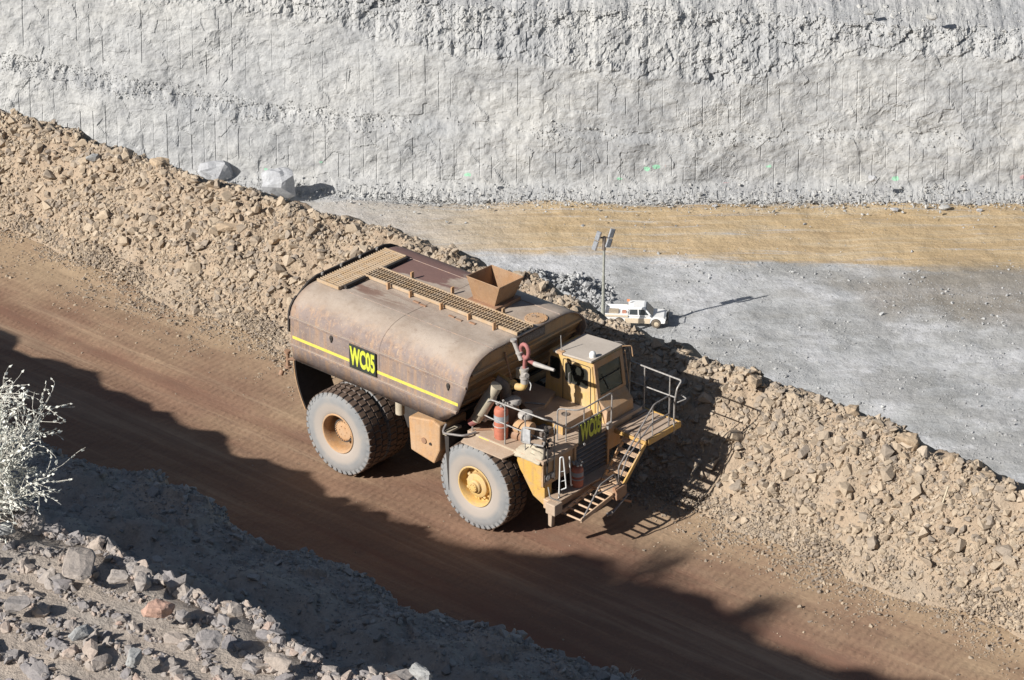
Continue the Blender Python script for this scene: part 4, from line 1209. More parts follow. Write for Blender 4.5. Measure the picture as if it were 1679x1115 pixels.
# roof plate slightly wider than the cab
ra = [(4.42, .62, 3.74), (5.58, .62, 3.83), (5.56, 1.80, 3.83), (4.40, 1.80, 3.74)]
roof = MB().hexa([(p[0], p[1], p[2]-.05) for p in ra], ra).build('cab_roof', M_roof, truck, bevel=.01)
MB().hexa([(4.2, YC0-.01, 3.60), (5.6, YC0-.01, 3.68), (5.6, YC1+.01, 3.68), (4.2, YC1+.01, 3.60)], [(4.3, YC0-.01, 3.70), (5.56, YC0-.01, 3.79), (5.56, YC1+.01, 3.79), (4.3, YC1+.01, 3.70)]).build('cab_header', M_yellow_clean, truck, bevel=.01)
MB().cyl((5.44, .84, 3.82), 'z', .075, .03, 20).lathe([(.075, .03), (.08, .07), (.065, .12), (.03, .145), (.0001, .15)], (5.44, .84, 3.82), 'z', 20).build('beacon', M_white, truck, smooth=True)
MB().tube([(4.62, .70, 3.76), (4.62, .70, 3.82), (4.60, .69, 4.16)], [.03, .014, .010], 8).build('antenna', M_rail, truck)
MB().box((4.55, .60, 3.72), (4.72, .72, 3.78)).build('antenna_bracket', M_orange, truck)
MB().tube(fillet([(5.58, 1.76, 3.8), (5.70, 1.95, 3.78), (5.72, 1.98, 3.5)], .05), .015, 6).tube([(5.62, 1.80, 3.70), (5.78, 1.78, 2.9)], .012, 6).build('cab_guard_bar', M_orange, truck)
# sloping cowl in front of the windscreen
MB().hexa([(5.72, .72, DZ), (5.97, .72, DZ), (5.97, 1.74, DZ), (5.72, 1.74, DZ)], [(5.70, .72, 2.86), (5.97, .76, 2.60), (5.97, 1.70, 2.60), (5.70, 1.72, 2.86)]).build('cowl', M_orange, truck, bevel=.015)
MB().hexa([(5.66, .70, DZ), (5.93, .70, DZ), (5.93, .73, DZ), (5.66, .73, DZ)], [(5.62, .70, 2.92), (5.72, .70, 2.86), (5.72, .73, 2.86), (5.62, .73, 2.92)]).build('cowl_cheek', M_yellow_clean, truck)

# --- left platform, stairs down across the nose
PZ = 2.12
pl = MB()
for k in range(6): pl.box((5.92+k*.175, .98, PZ-.03), (5.92+k*.175+.14, 2.18, PZ))
pl = pl.build('stair_platform', M_deck, truck)
m = MB().box((5.9, 2.18, PZ-.12), (6.98, 2.22, PZ+.01)).box((6.97, 1.0, PZ-.14), (7.01, 2.22, PZ+.01)).box((5.9, .95, PZ-.12), (6.97, .99, PZ-.04))
m.build('platform_edge', M_yellow, truck, bevel=.006)
for k in range(6):
    tread = MB()
    for j in range(28):
        tread.box((5.96+k*.175+.1, 1.02+j*.04, PZ), (5.96+k*.175+.12, 1.04+j*.04, PZ+.018))
    tread.build('grip_teeth', M_mid, pl)
# upper flight: stringers from the platform to the landing
S0, S1 = Vector((0, 1.02, PZ-.02)), Vector((0, .10, 1.22))
def stringer(x, a, b, h, t, m_, name='stringer'):
    mm = MB(); mm.hexa([(x, a.y, a.z-h), (x+t, a.y, a.z-h), (x+t, b.y, b.z-h), (x, b.y, b.z-h)], [(x, a.y, a.z), (x+t, a.y, a.z), (x+t, b.y, b.z), (x, b.y, b.z)])
    return mm.build(name, m_, truck, bevel=.006)
stringer(6.90, S0, S1, .14, .04, M_yellow); stringer(6.32, S0, S1, .14, .03, M_orange)
for k in range(5):
    p = S0.lerp(S1, (k+.7)/5.2)
    s_ = MB().box((6.35, p.y-.075, p.z-.05), (6.90, p.y+.075, p.z-.025))
    for j in range(12): s_.box((6.37+j*.044, p.y+.055, p.z-.025), (6.39+j*.044, p.y+.075, p.z-.008))
    s_.build('stair_tread', M_stair, truck)
# landing and lower flight
MB().box((6.30, -.20, 1.16), (6.93, .16, 1.20)).build('landing', M_stair, truck, bevel=.006)
L0, L1 = Vector((0, .12, 1.20)), Vector((0, -1.28, 1.00))
stringer(6.88, L0, L1, .11, .035, M_stair); stringer(6.30, L0, L1, .11, .035, M_stair)
for k in range(6):
    p = L0.lerp(L1, .2+.8*k/5.0)
    MB().tube([(6.33, p.y, p.z-.05), (6.90, p.y, p.z-.05)], .024, 6).build('ladder_rung', M_stair, truck)
m = MB().box((6.86, -.12, 1.0), (7.0, .24, 1.3)).cyl((6.98, .0, 1.0), (0, 1, -.6), .03, .5, 8); m.build('ladder_hinge', M_rust, truck, bevel=.01)
MB().tube([(7.0, -.35, .72), (7.0, .3, 1.02)], .028, 8).tube([(6.95, -.42, .74), (7.02, -.30, .80)], .045, 8).build('ladder_ram', M_raild, truck)
# handrails
def rail(pts, r=.018, m_=None, rad=.1, name='handrail'):
    return MB().tube(fillet(pts, rad), r, 8).build(name, m_ or M_rail, truck, smooth=True)
# right side of the deck
Y_ = -1.55
rail([(3.84, Y_, DZ), (3.86, Y_, 2.55), (4.38, Y_, 3.30), (6.0, Y_+.05, 3.32), (6.08, -1.22, 3.17)], .020)
rail([(4.13, Y_, 2.85), (4.36, Y_+.03, 2.80), (5.30, Y_+.02, 2.80), (5.95, Y_+.02, 2.82)], .016)
rail([(4.84, Y_, DZ), (4.84, Y_, 3.31)], .018)
rail([(5.45, Y_, DZ), (5.45, Y_, 3.31)], .014)
rail([(6.06, -1.25, DZ-.6), (6.06, -1.25, 3.17), (6.08, -.75, 2.80), (6.08, -.40, 2.80), (6.08, .70, 2.80)], .018, rad=.14)
# front centre rail
rail([(5.62, -.62, DZ), (5.62, -.62, 3.12), (6.05, -.42, 3.14), (6.10, -.2, 3.14), (6.10, .76, 3.16), (6.10, .74, DZ)], .018, rad=.09)
rail([(6.10, -.25, DZ-.05), (6.10, -.25, 3.14)], .013); rail([(6.10, .25, DZ-.05), (6.10, .25, 3.14)], .013); rail([(5.82, -.55, DZ), (5.82, -.55, 3.13)], .013)
# platform rails
rail([(5.50, 2.15, DZ-.1), (5.50, 2.15, 3.24), (7.04, 2.15, 3.24), (7.04, 1.98, 3.1), (7.0, 1.95, 2.75), (7.0, 1.95, PZ-.2)], .02, rad=.06)
rail([(5.50, 2.15, 2.72), (6.85, 2.15, 2.74)], .017)
for x in (5.95, 6.70): rail([(x, 2.15, PZ-.1), (x, 2.15, 3.24)], .017)
rail([(5.52, 2.15, 3.24), (5.5, 2.1, 3.6), (5.42, 1.95, 3.78), (5.3, 1.82, 3.8)], .018, M_raild, .05)
rail([(7.05, 2.15, 2.86), (7.22, 2.12, 2.84), (7.08, 1.95, 2.76)], .015, rad=.04)
# stair rails
rail([(6.92, 1.85, PZ-.1), (6.92, 1.88, 2.92), (6.92, 1.28, 2.92), (6.92, .02, 1.80), (6.92, .04, 1.45), (6.92, .16, 1.25)], .02, M_raild, .08)
rail([(6.92, 1.85, 2.45), (6.92, 1.22, 2.46), (6.92, .32, 1.92), (6.92, .10, 1.50)], .017, M_raild, .06)
rail([(6.92, 1.25, PZ), (6.92, 1.25, 2.9)], .016); rail([(6.92, .80, 1.85), (6.92, .78, 2.45)], .013, M_raild)
rail([(6.92, -1.22, 1.02), (6.92, -.64, 1.62), (6.92, -.12, 1.68), (6.92, .05, 1.32)], .02, M_raild, .07)
rail([(6.92, -.86, 1.42), (6.92, .06, 1.36)], .016, M_raild)
# bumper grab bars
rail([(6.22, -1.26, 1.28), (6.22, -1.23, 2.32), (6.26, -1.17, 2.32), (6.30, -1.10, 1.50), (6.24, -1.22, 1.48)], .016, M_white, .03, 'grab_bar')
for z in (1.7, 1.95): rail([(6.22, -1.245, z), (6.285, -1.13, z)], .010, M_white, .03, 'grab_bar')
rail([(6.22, -.90, 2.2), (6.24, -.86, 1.45), (6.22, -.80, 1.42)], .016, M_white, .03, 'grab_bar')
rail([(6.34, -1.36, 1.28), (6.20, -1.55, 1.40), (6.1, -1.5, 1.62)], .016, M_rail, .06, 'grab_bar')
# fleet number board on the front rail
sb = MB().box((6.11, -.46, 2.27), (6.135, .36, 2.80)).build('number_board', M_sign, truck, bevel=.006)
text('lettering', 'WC05', .58, M_signlet, sb, frame((0, 1, 0), (0, 0, 1), (6.139, -.04, 2.545)), sx=.455, bold=.026)
MB().cyl((6.08, -.22, 2.20), 'x', .035, .03, 12).build('marker_lamp', M_lens, truck)
MB().box((6.05, .62, 2.24), (6.12, .76, 2.40)).build('rail_bracket', M_rail, truck, bevel=.005)

# --- items on the right deck
# exhaust muffler, leaning
a, b_ = Vector((3.94, -1.54, 2.62)), Vector((4.42, -1.36, 3.59)); d = b_-a
mf = MB().tube([a, a+d*.18, a+d*.22, a+d*.72, a+d*.76, b_], [.13, .13, .165, .165, .14, .14], 20).build('muffler', M_canvas, truck, smooth=True)
MB().tube([a-d*.12+Vector((-.08, 0, 0)), a+d*.02], [.10, .12], 14).build('muffler_inlet', M_pink, mf, smooth=True)
MB().tube(fillet([(4.32, -.93, 2.9), (4.34, -.95, 3.38), (4.12, -1.07, 3.52)], .1), .13, 18, cap=False).build('exhaust_outlet', M_mid, truck, smooth=True)
MB().box((3.85, -.95, DZ), (4.15, -.65, 2.95)).build('pump_housing', M_dark, truck, bevel=.03)
# fire bottles
def bottle(x, y, z, h, r, parent):
    m = MB().lathe([(.0001, 0), (r*.9, .0), (r, .04), (r, h-.10), (r*.85, h-.03), (r*.4, h), (.0001, h)], (x, y, z), 'z', 28)
    o = m.build('suppression_bottle', M_red, parent, smooth=True)
    MB().lathe([(r+.003, h*.56), (r+.003, h*.76)], (x, y, z), 'z', 28).build('label_band', M_redgrey, o, smooth=True)
    v = MB().cyl((x, y, z+h), 'z', .05, .08, 12)
    for k in range(7):
        t = k*.9; v.blob((x+.11*math.cos(t), y+.11*math.sin(t), z+h+.06+.02*(k % 3)), .035, 1)
        v.tube([(x, y, z+h+.05), (x+.11*math.cos(t), y+.11*math.sin(t), z+h+.06)], .014, 6)
    v.build('valve', M_rail, o)
    m = MB().tube([(x+(r+.015)*math.cos(t), y+(r+.015)*math.sin(t), z+h*.42) for t in [2*math.pi*k/20 for k in range(20)]], .013, 6, closed=True); m.build('clamp', M_hose_grey, o)
    return o
bottle(4.56, -1.36, DZ, .80, .165, truck)
o = bottle(6.17, -.55, 1.28, .52, .14, truck)
# air cleaner stacks with mushroom caps
for x, y, z, r in ((4.52, -.92, 3.02, .20), (4.92, -.92, 2.80, .175)):
    c = MB().cyl((x, y, DZ), 'z', r*.75, z-DZ, 22).build('air_intake', M_rust, truck, smooth=True)
    MB().lathe([(r*.75, -.02), (r, -.01), (r*1.04, .05), (r*.9, .10), (r*.5, .13), (.0001, .135)], (x, y, z), 'z', 28).build('intake_cap', M_hose_grey, c, smooth=True)
MB().cyl((4.75, -1.05, 2.55), (1, .15, 0), .18, .42, 24).build('filter_canister', M_orange, truck, smooth=True)
MB().cyl((4.72, -1.10, 2.36), (1, .15, 0), .16, .40, 24).build('filter_canister', M_rust, truck, smooth=True)
MB().box((5.05, -.85, DZ), (5.35, -.45, DZ+.18)).build('battery_box', M_mid, truck, bevel=.02)
# draped canvas over the front right corner
bm = MB(); rows_ = []
for i in range(15):
    r_ = []
    for j in range(11):
        u_, v_ = i/14, j/10
        x = 5.20+.78*u_; y = -1.30-.40*v_
        z = DZ+.10*math.sin(math.pi*u_)*(1-v_)+.05 - .26*max(0, v_-.5)**1.2 + .035*mnoise.noise(Vector((u_*5, v_*9, 1)))-.02*math.sin(v_*26)*.4
        r_.append(bm.bm.verts.new((x, y, z)))
    rows_.append(r_)
for i in range(14):
    for j in range(10): bm.bm.faces.new([rows_[i][j], rows_[i+1][j], rows_[i+1][j+1], rows_[i][j+1]])
o = bm.build('canvas_cover', M_canvas, truck, smooth=True); md = o.modifiers.new('s', 'SOLIDIFY'); md.thickness = .03
# mirror in its pipe frame, cluster of lamps
MB().tube(fillet([(6.0, -1.55, 3.06), (5.52, -1.72, 3.06), (5.48, -1.73, 2.66), (6.0, -1.55, 2.66)], .08), .022, 8).build('mirror_frame', M_rail, truck, smooth=True)
MB().box((5.52, -1.735, 2.70), (5.75, -1.70, 3.04)).build('mirror', M_lens, truck, bevel=.01)
m = MB()
for k in range(16):
    r_ = random.Random(k); c = (5.98+r_.uniform(-.08, .08), -1.42+r_.uniform(-.10, .10), 2.55+k*.035)
    m.blob(c, r_.uniform(.03, .055), 1)
m.tube([(5.98, -1.5, DZ), (5.98, -1.45, 3.1)], .03, 8)
m.build('lamp_cluster', M_dark, truck)
m = MB()
for k in range(7):
    r_ = random.Random(k+40); m.blob((6.0+r_.uniform(-.08, .08), -1.46+r_.uniform(-.10, .10), 2.62+k*.07), .028, 1)
m.build('hose_fittings', M_rail, truck)
MB().tube(fillet([(5.95, -1.35, 2.7), (6.08, -1.5, 2.4), (6.06, -1.5, 1.9), (6.0, -1.3, 1.8)], .1), .02, 6).build('hose', M_dark, truck)
MB().box((4.02, -1.45, DZ+.28), (4.14, -1.36, DZ+.42)).tube([(4.12, -1.38, DZ+.35), (4.25, -1.3, DZ+.33)], .03, 8).build('work_lamp', M_rail, truck, bevel=.015)
MB().tube([(4.30, -1.25, DZ), (4.30, -1.25, 2.85)], .03, 8).build('stanchion', M_canvas, truck)
MB().tube([(3.9, -1.5, DZ+.02), (4.3, -1.1, DZ+.02), (4.5, -1.5, DZ+.02)], .03, 6).tube([(4.0, -1.2, DZ+.03), (4.5, -1.3, DZ+.03)], .025, 6).build('pipework', M_rust, truck)

before_c = set(bpy.data.objects)
# --- water cannon: delivery pipe from the tank, monitor, hose loop and nozzle
MB().tube(fillet([(3.30, -.12, 3.02), (4.05, -.22, 3.0), (4.18, -.16, 3.0), (4.20, -.14, 3.14)], .12), .085, 18).cyl((3.86, -.19, 3.0), (1, -.12, 0), .115, .05, 18).build('delivery_pipe', M_yellow_clean, truck, smooth=True)
MB().tube([(3.86, -.2, 3.08), (3.70, -.25, 3.78)], .022, 6).build('brace', M_rust, truck)
m = MB().cyl((4.20, -.14, 3.12), 'z', .09, .10, 16).cyl((4.20, -.14, 3.24), 'z', .11, .05, 16).cyl((4.20, -.14, 3.30), 'z', .08, .20, 16).cyl((4.20, -.14, 3.36), (1, -.5, .1), .06, .14, 12).cyl((4.20, -.14, 3.46), 'z', .10, .05, 14)
m.build('monitor_base', M_hose_grey, truck, smooth=True)
loop = [(4.20, -.14, 3.50), (4.22, -.14, 3.72)]
cx_, cz_ = (4.16, 3.92)
for k in range(15):
    a = R(-70+k*25.5); loop.append((4.20+.13*math.cos(a), -.14+.004*k-.02, 3.93+.17*math.sin(a)))
loop += [(4.30, -.08, 3.70), (4.42, -.06, 3.66)]
MB().tube(loop, .048, 12).build('cannon_hose', M_pink, truck, smooth=True)
MB().tube([(4.42, -.06, 3.66), (4.50, -.06, 3.66), (4.98, -.01, 3.66)], [.055, .06, .035], 14).build('nozzle', M_hose_grey, truck, smooth=True)
MB().tube([(4.12, -.16, 3.70), (3.92, -.20, 4.14)], [.06, .05], 10).cyl((3.92, -.20, 4.12), 'z', .075, .05, 12).cyl((4.06, -.17, 3.84), 'z', .08, .05, 12).build('cannon_counterweight', M_hose_grey, truck, smooth=True)
MB().box((3.86, -.06, 3.10), (4.02, .06, 3.36)).build('control_box', M_canvas, truck, bevel=.015)
MB().tube(fillet([(4.28, -.1, 3.2), (4.34, -.06, 3.1), (4.32, -.08, 2.95)], .05), .012, 6).build('cable', M_white, truck)

for o_ in list(bpy.data.objects):
    if o_ not in before_c: o_.location = Vector((.50, -.57, .38))

# --- rear spray fittings
m = MB().tube([(-1.35, -1.9, 2.55), (-1.62, -2.1, 2.55)], .05, 8).tube([(-1.62, -2.10, 2.3), (-1.62, -2.10, 2.75)], .045, 8).cyl((-1.62, -2.1, 2.72), 'z', .08, .06, 12).cyl((-1.62, -2.1, 2.32), 'z', .09, .05, 12).cyl((-1.70, -2.22, 2.26), (0, -.6, -1), .06, .12, 10)
m.tube([(-1.35, -1.9, 2.5), (-1.35, 1.9, 2.5)], .06, 8)
m.build('spray_bar', M_rust, truck, smooth=True)

# ================================================================== UTE on the pit floor
def make_ute():
    p = at(1045, 530, FLOOR)
    root = empty('pickup_truck', (p.x, p.y, FLOOR+.05), R(-6), 'white dual cab pickup dusty along its sills parked beside the light tower', 'pickup truck')
    wp = metal_paint('white ute paint', (.80, .80, .79), (.74, .70, .64), None, rough=.3, dirt_amt=.34, scale=1.5, speck=.05, streak=False)
    dustp = metal_paint('white paint under tan dust', (.66, .52, .36), (.72, .62, .48), None, rough=.6, dirt_amt=.5, scale=1.5, streak=False)
    blk = simple('black trim', (.03, .03, .03), .6)
    # x forward, y left (away), length 5.2
    lower = [(-2.55, .62), (-2.55, .90), (-.72, .95), (-.68, .96), (.95, .96), (1.3, 1.02), (2.25, .96), (2.42, .84), (2.45, .55), (2.30, .42), (2.02, .42)]
    # arches cut into the lower body as polygons
    def arch(cx, r=.44):
        return [(cx+r*math.cos(a), .40+r*math.sin(a)) for a in [R(8+k*164/8) for k in range(9)]]
    body = lower + arch(1.62) + [(1.10, .36), (-1.02, .36)] + arch(-1.48) + [(-2.1, .46)]
    b_ = MB().prism([(x, z) for x, z in body], 'y', -.87, .87).build('body', wp, root, bevel=.03)
    for y0_, y1_ in ((-.885, -.872), (.872, .885)): MB().prism([(-.98, .38), (1.08, .38), (1.14, .84), (-1.04, .80)], 'y', y0_, y1_).build('sill', dustp, root)
    # cab with sloping glass
    cabp = [(-.84, .96), (-.74, 1.70), (-.30, 1.78), (.55, 1.78), (.68, 1.73), (1.32, 1.02)]
    n = len(cabp); ins = .14
    def cy(z): return .86-ins*max(0, (z-.96))/.82
    MB().hexa([(x, -cy(z), z) for x, z in cabp], [(x, cy(z), z) for x, z in cabp]).build('cab', wp, root, bevel=.04)
    for s in (-1, 1):
        for poly in ([(-.66, 1.14), (-.60, 1.58), (.02, 1.60), (.05, 1.14)], [(.16, 1.14), (.13, 1.60), (.58, 1.62), (1.02, 1.14)]):
            MB().hexa([(x, s*(cy(z)+.004), z) for x, z in poly], [(x, s*(cy(z)+.014), z) for x, z in poly]).build('side_window', blk_glass, root)
        MB().box((1.0, s*.98-.08, 1.10), (1.10, s*.98+.08, 1.26)).build('mirror', wp, root, bevel=.02)
        MB().box((2.36, s*.66-.16, .76), (2.47, s*.66+.16, .92)).build('headlight', M_lens, root, bevel=.02)
        MB().box((.62, s*.885-.01, .92), (.78, s*.885+.01, .95)).build('door_handle', blk, root)
    MB().hexa([(.76, -.68, 1.685), (1.32, -.78, 1.05), (1.32, .78, 1.05), (.76, .68, 1.685)], [(.775, -.68, 1.70), (1.335, -.78, 1.065), (1.335, .78, 1.065), (.775, .68, 1.70)]).build('windscreen', blk_glass, root)
    # tray with open sides and load
    t = MB().box((-2.72, -.90, .90), (-.90, .90, .96))
    t.box((-2.72, -.93, .92), (-.90, -.90, 1.22)).box((-2.72, .90, .92), (-.90, .93, 1.22)).box((-2.75, -.93, .92), (-2.71, .93, 1.22))
    t.build('tray', wp, root, bevel=.008)
    for s in (-1, 1): MB().box((-2.70, s*.936-.004, .93), (-.76, s*.936+.004, 1.10)).build('tray_dust', dustp, root)
    hbx = MB().tube([(-.78, -.85, .96), (-.78, -.85, 1.62), (-.78, .85, 1.62), (-.78, .85, .96)], .03, 6).build('headboard', wp, root)
    MB().box((-1.3, -.3, .97), (-.95, .1, 1.12)).build('toolbox', simple('red toolbox', (.42, .20, .14)), root, bevel=.02)
    MB().box((-2.4, -.4, .97), (-1.6, .4, 1.08)).build('load', simple('dusty load', (.40, .33, .24)), root, bevel=.03)
    MB().box((2.38, -.88, .42), (2.62, .88, .70)).tube(fillet([(2.60, -.6, .7), (2.66, -.6, 1.05), (2.66, .6, 1.05), (2.60, .6, .7)], .1), .035, 8).build('bull_bar', blk, root, bevel=.03)
    fl = MB().tube([(-.8, .1, 1.6), (-.8, .1, 2.15)], .02, 6).build('flag_mast', M_rail, root)
    MB().box((-.92, .08, 1.92), (-.68, .12, 2.12)).build('flag', simple('orange flag', (.85, .28, .12)), fl)
    w0 = MB().lathe([(.20, -.12), (.30, -.13), (.37, -.11), (.39, -.07), (.39, .07), (.37, .11), (.20, .12)], (0, 0, 0), 'y', 28).build('wheel', simple('dusty ute tyre', (.16, .13, .10), .9), root, smooth=True)
    r0 = MB().lathe([(.21, -.115), (.19, -.09), (.15, -.10), (.06, -.12), (.0001, -.12)], (0, 0, 0), 'y', 20).build('rim', simple('tan dusty rim', (.62, .52, .38)), w0, smooth=True)
    for i, (x, y, rz) in enumerate(((1.62, -.78, 0), (-1.48, -.78, 0), (1.62, .78, math.pi), (-1.48, .78, math.pi))):
        w = w0
        if i:
            w = w0.copy(); COL.objects.link(w); c = r0.copy(); COL.objects.link(c); c.parent = w
        w.location = (x, y, .39); w.rotation_euler = (0, 0, rz)
    return root
blk_glass = simple('dark car glass', (.05, .06, .065), .12, 0, .1)
make_ute()

# ================================================================== light tower
p = at(988, 556, FLOOR)
lt = empty('light_tower', (p.x, p.y, FLOOR), R(0), 'tall grey lighting tower mast with four square lamp panels beside the white pickup', 'light tower')
MB().box((-.9, -.5, .5), (.9, .5, 1.3)).build('generator_box', simple('tower trailer paint', (.45, .44, .42)), lt, bevel=.04)
m = MB().box((-1.1, -.6, .38), (1.1, .6, .5))
for x, y in ((-1.3, -.9), (1.3, -.9), (-1.3, .9), (1.3, .9)): m.tube([(x*.7, y*.6, .45), (x, y, .45), (x, y, 0)], .04, 6)
m.build('trailer_frame', M_mid, lt)
for y in (-.62, .62): MB().cyl((0, y-.1, .33), 'y', .33, .2, 22).build('wheel', M_dark, lt, smooth=True)
MB().tube([(0, 0, 1.3), (0, 0, 3.2)], .17, 12).tube([(0, 0, 3.2), (0, 0, 5.8)], .13, 12).tube([(0, 0, 5.8), (0, 0, 9.3)], .10, 12).build('mast', simple('green grey mast', (.30, .30, .26)), lt, smooth=True)
MB().tube([(-.5, 0, 9.3), (.5, 0, 9.35)], .08, 8).tube([(0, 0, 8.2), (0, 0, 9.4)], .15, 8).build('lamp_bar', M_mid, lt)
M_panel = simple('pale lamp housing', (.30, .31, .33), .5)
M_panelg = simple('dull lamp glass', (.27, .28, .30), .4)
for x, z, tx in ((-.52, 9.55, -.18), (-.76, 8.68, -.2), (.58, 9.80, .22), (.36, 8.92, .2)):
    Mx = Matrix.Translation((x, -.15, z)) @ Matrix.Rotation(R(16), 4, 'Y') @ Matrix.Rotation(R(-25 if x < 0 else 25), 4, 'Z')
    a = MB().box((-.19, -.08, -.40), (.19, .08, .40), Mx); pn = a.build('lamp_panel', M_panel, lt, bevel=.02)
    MB().box((-.17, -.105, -.37), (.17, -.082, .37), Mx).build('lamp_glass', M_panelg, pn)
    if 1: MB().box((.20, -.08, -.38), (.25, .02, .38), Mx).build('lamp_hood', M_mid, pn)

# ================================================================== boulders, each one a thing
def boulder(px, py, z, size, squash, seed, mat, label, group=None, name='boulder', sink=.18, npt=26, rz=0):
    V, Fc = make_proto(seed, npt)
    bm = bmesh.new()
    vs = [bm.verts.new(Vector(v)*1.0) for v in V]
    for f in Fc: bm.faces.new([vs[i] for i in f])
    bmesh.ops.dissolve_limit(bm, angle_limit=R(14), verts=bm.verts, edges=bm.edges)
    bmesh.ops.triangulate(bm, faces=bm.faces)
    bmesh.ops.subdivide_edges(bm, edges=bm.edges, cuts=2, use_grid_fill=True)
    for v in bm.verts:
        c = v.co.copy()
        v.co += v.co.normalized()*(.055*mnoise.noise(c*4+Vector((seed, 0, 0)))+.03*mnoise.noise(c*11))
        v.co = Vector((v.co.x*size*squash[0], v.co.y*size*squash[1], v.co.z*size*squash[2]))
    me = bpy.data.meshes.new(name); bm.to_mesh(me); bm.free(); me.materials.append(mat)
    o = bpy.data.objects.new(name, me); COL.objects.link(o)
    p = at(px, py, z); o.location = (p.x, p.y, z+size*squash[2]*(.30-sink)); o.rotation_euler = (0, 0, rz)
    a = me.attributes.new('tint', 'FLOAT', 'POINT'); a.data.foreach_set('value', np.full(len(me.vertices), .2+.6*random.Random(seed).random(), np.float32))
    tag(o, label, 'boulder' if name == 'boulder' else 'rock', group); return o
far_grey = rock_mat('blue grey boulder', [(.0, (.34, .345, .37)), (.5, (.46, .465, .48)), (1., (.58, .58, .59))], 2.0, .8, .12, tint=False)
tan_b = rock_mat('tan boulder', [(.0, (.36, .29, .22)), (.5, (.48, .37, .26)), (1., (.58, .45, .31))], 7, .8, .04, tint=False)
grey_b = rock_mat('grey boulder stone', [(.0, (.27, .27, .28)), (.5, (.38, .38, .37)), (1., (.48, .47, .45))], 7, .8, .04, tint=False)
pink_b = rock_mat('pink boulder stone', [(.0, (.38, .25, .20)), (.5, (.50, .32, .25)), (1., (.60, .45, .36))], 12, .8, .02, tint=False)
boulder(457, 333, FLOOR, 4.6, (.95, .8, 1.35), 3, far_grey, 'huge blue grey boulder on the pit floor, largest of the boulders at the wall foot', sink=.0)
boulder(352, 304, FLOOR, 3.3, (1.1, .8, 1.3), 5, far_grey, 'pale grey boulder at the wall foot, just left of the huge blue grey one', sink=.0)
boulder(1548, 343, FLOOR, 1.1, (1.3, .8, .7), 8, wall_rock, 'white flat-topped boulder at the wall edge of the ochre lane', sink=.0)
boulder(1466, 347, FLOOR, .95, (1.1, .8, .7), 9, far_grey, 'dark grey boulder on the ochre lane left of the white flat-topped one', sink=.0)
boulder(1606, 347, FLOOR, .65, (1.1, .9, .8), 12, far_grey, 'small round grey boulder at the lane edge near the right side of the photo', sink=.0)
boulder(1668, 322, FLOOR, 1.5, (1., .9, 1.0), 14, wall_rock, 'large pinkish grey boulder in the debris at the right end of the wall foot', sink=.0)
boulder(175, 948, FLOOR, .1, (1, 1, 1), 15, far_grey, '', sink=.0) if False else None
boulder(1172, 340, FLOOR, .6, (1.2, .9, .7), 16, far_grey, 'lone grey rock at the wall edge of the ochre lane, right of the light tower', sink=.0)
boulder(1430, 294, FLOOR+2.6, .9, (1., .8, 1), 17, far_grey, 'grey block lodged low on the wall left of the debris cone')
boulder(1425, 22, FLOOR+16.2, 1.1, (1.2, .8, .9), 18, wall_rock, 'pale boulder alone on the bench above the wall')
boulder(1528, 30, FLOOR+16.2, 1.2, (1., .8, 1), 19, wall_rock, 'pale blocky boulder on the bench above the wall towards the right corner')
# berm boulders
BB = [(262, 276, 2.05, .80, 21, tan_b, 'tan boulder with a dark shaded face perched on the berm crest at upper left'),
      (375, 378, 1.45, .62, 22, tan_b, 'pale tan boulder half way up the berm left of the tank'),
      (212, 330, 1.2, .40, 23, tan_b, 'small tan block high on the berm left of centre of its slope'),
      (40, 218, 1.6, .38, 24, grey_b, 'dark grey block near the berm crest at the far left'),
      (22, 245, 1.4, .42, 27, grey_b, 'dark leaning slab low below the berm crest at the far left'),
      (455, 398, 1.5, .55, 26, tan_b, 'long slanted tan slab on the berm up from the tank corner'),
      (1316, 655, 1.3, .62, 28, grey_b, 'pale grey boulder sitting behind the berm crest, right of the truck shadow'),
      (1345, 664, 1.4, .40, 29, grey_b, 'dark grey rock next to the pale grey boulder behind the berm crest'),
      (1238, 632, 2.1, .62, 30, tan_b, 'tan block on the berm crest just past the truck shadow'),
      (1488, 732, 2.0, .80, 31, tan_b, 'large tan pointed boulder on the berm crest towards the right'),
      (1560, 760, 2.05, .55, 32, tan_b, 'dark sided boulder standing upright on the crest near the right edge'),
      (1438, 745, 1.3, .60, 33, tan_b, 'broad flat tan boulder on the berm face below the large pointed boulder'),
      (1402, 730, 1.5, .45, 34, tan_b, 'upright tan wedge of rock on the berm face left of the broad flat boulder'),
      (1615, 790, 1.9, .5, 35, tan_b, 'tan block near the crest closest to the right edge of the photo'),
      (1180, 782, .35, .34, 36, grey_b, 'sunlit grey brown rock at the berm foot beside the truck shadow edge'),
      (1190, 640, 1.8, .40, 37, tan_b, 'sunlit tan rock poking out of the truck shadow near the crest'),
      (1395, 680, 1.95, .5, 38, tan_b, 'tan rock on the crest between the grey boulder and the large pointed boulder'),
      (1022, 550, 1.9, .42, 39, tan_b, 'squarish tan block on the crest in front of the white pickup'),
      (1325, 760, 1.1, .36, 40, tan_b, 'small tan block below the crest right of the shadow of the rails'),
      (152, 262, 1.9, .45, 41, grey_b, 'flat dark rock on the crest left of the perched tan boulder')]
for px, py, z, s_, sd, m_, lab in BB:
    boulder(px, py, z, s_, (1.1, .85, .95), sd, m_, lab, 'notable boulders on the berm', sink=.12, rz=sd)
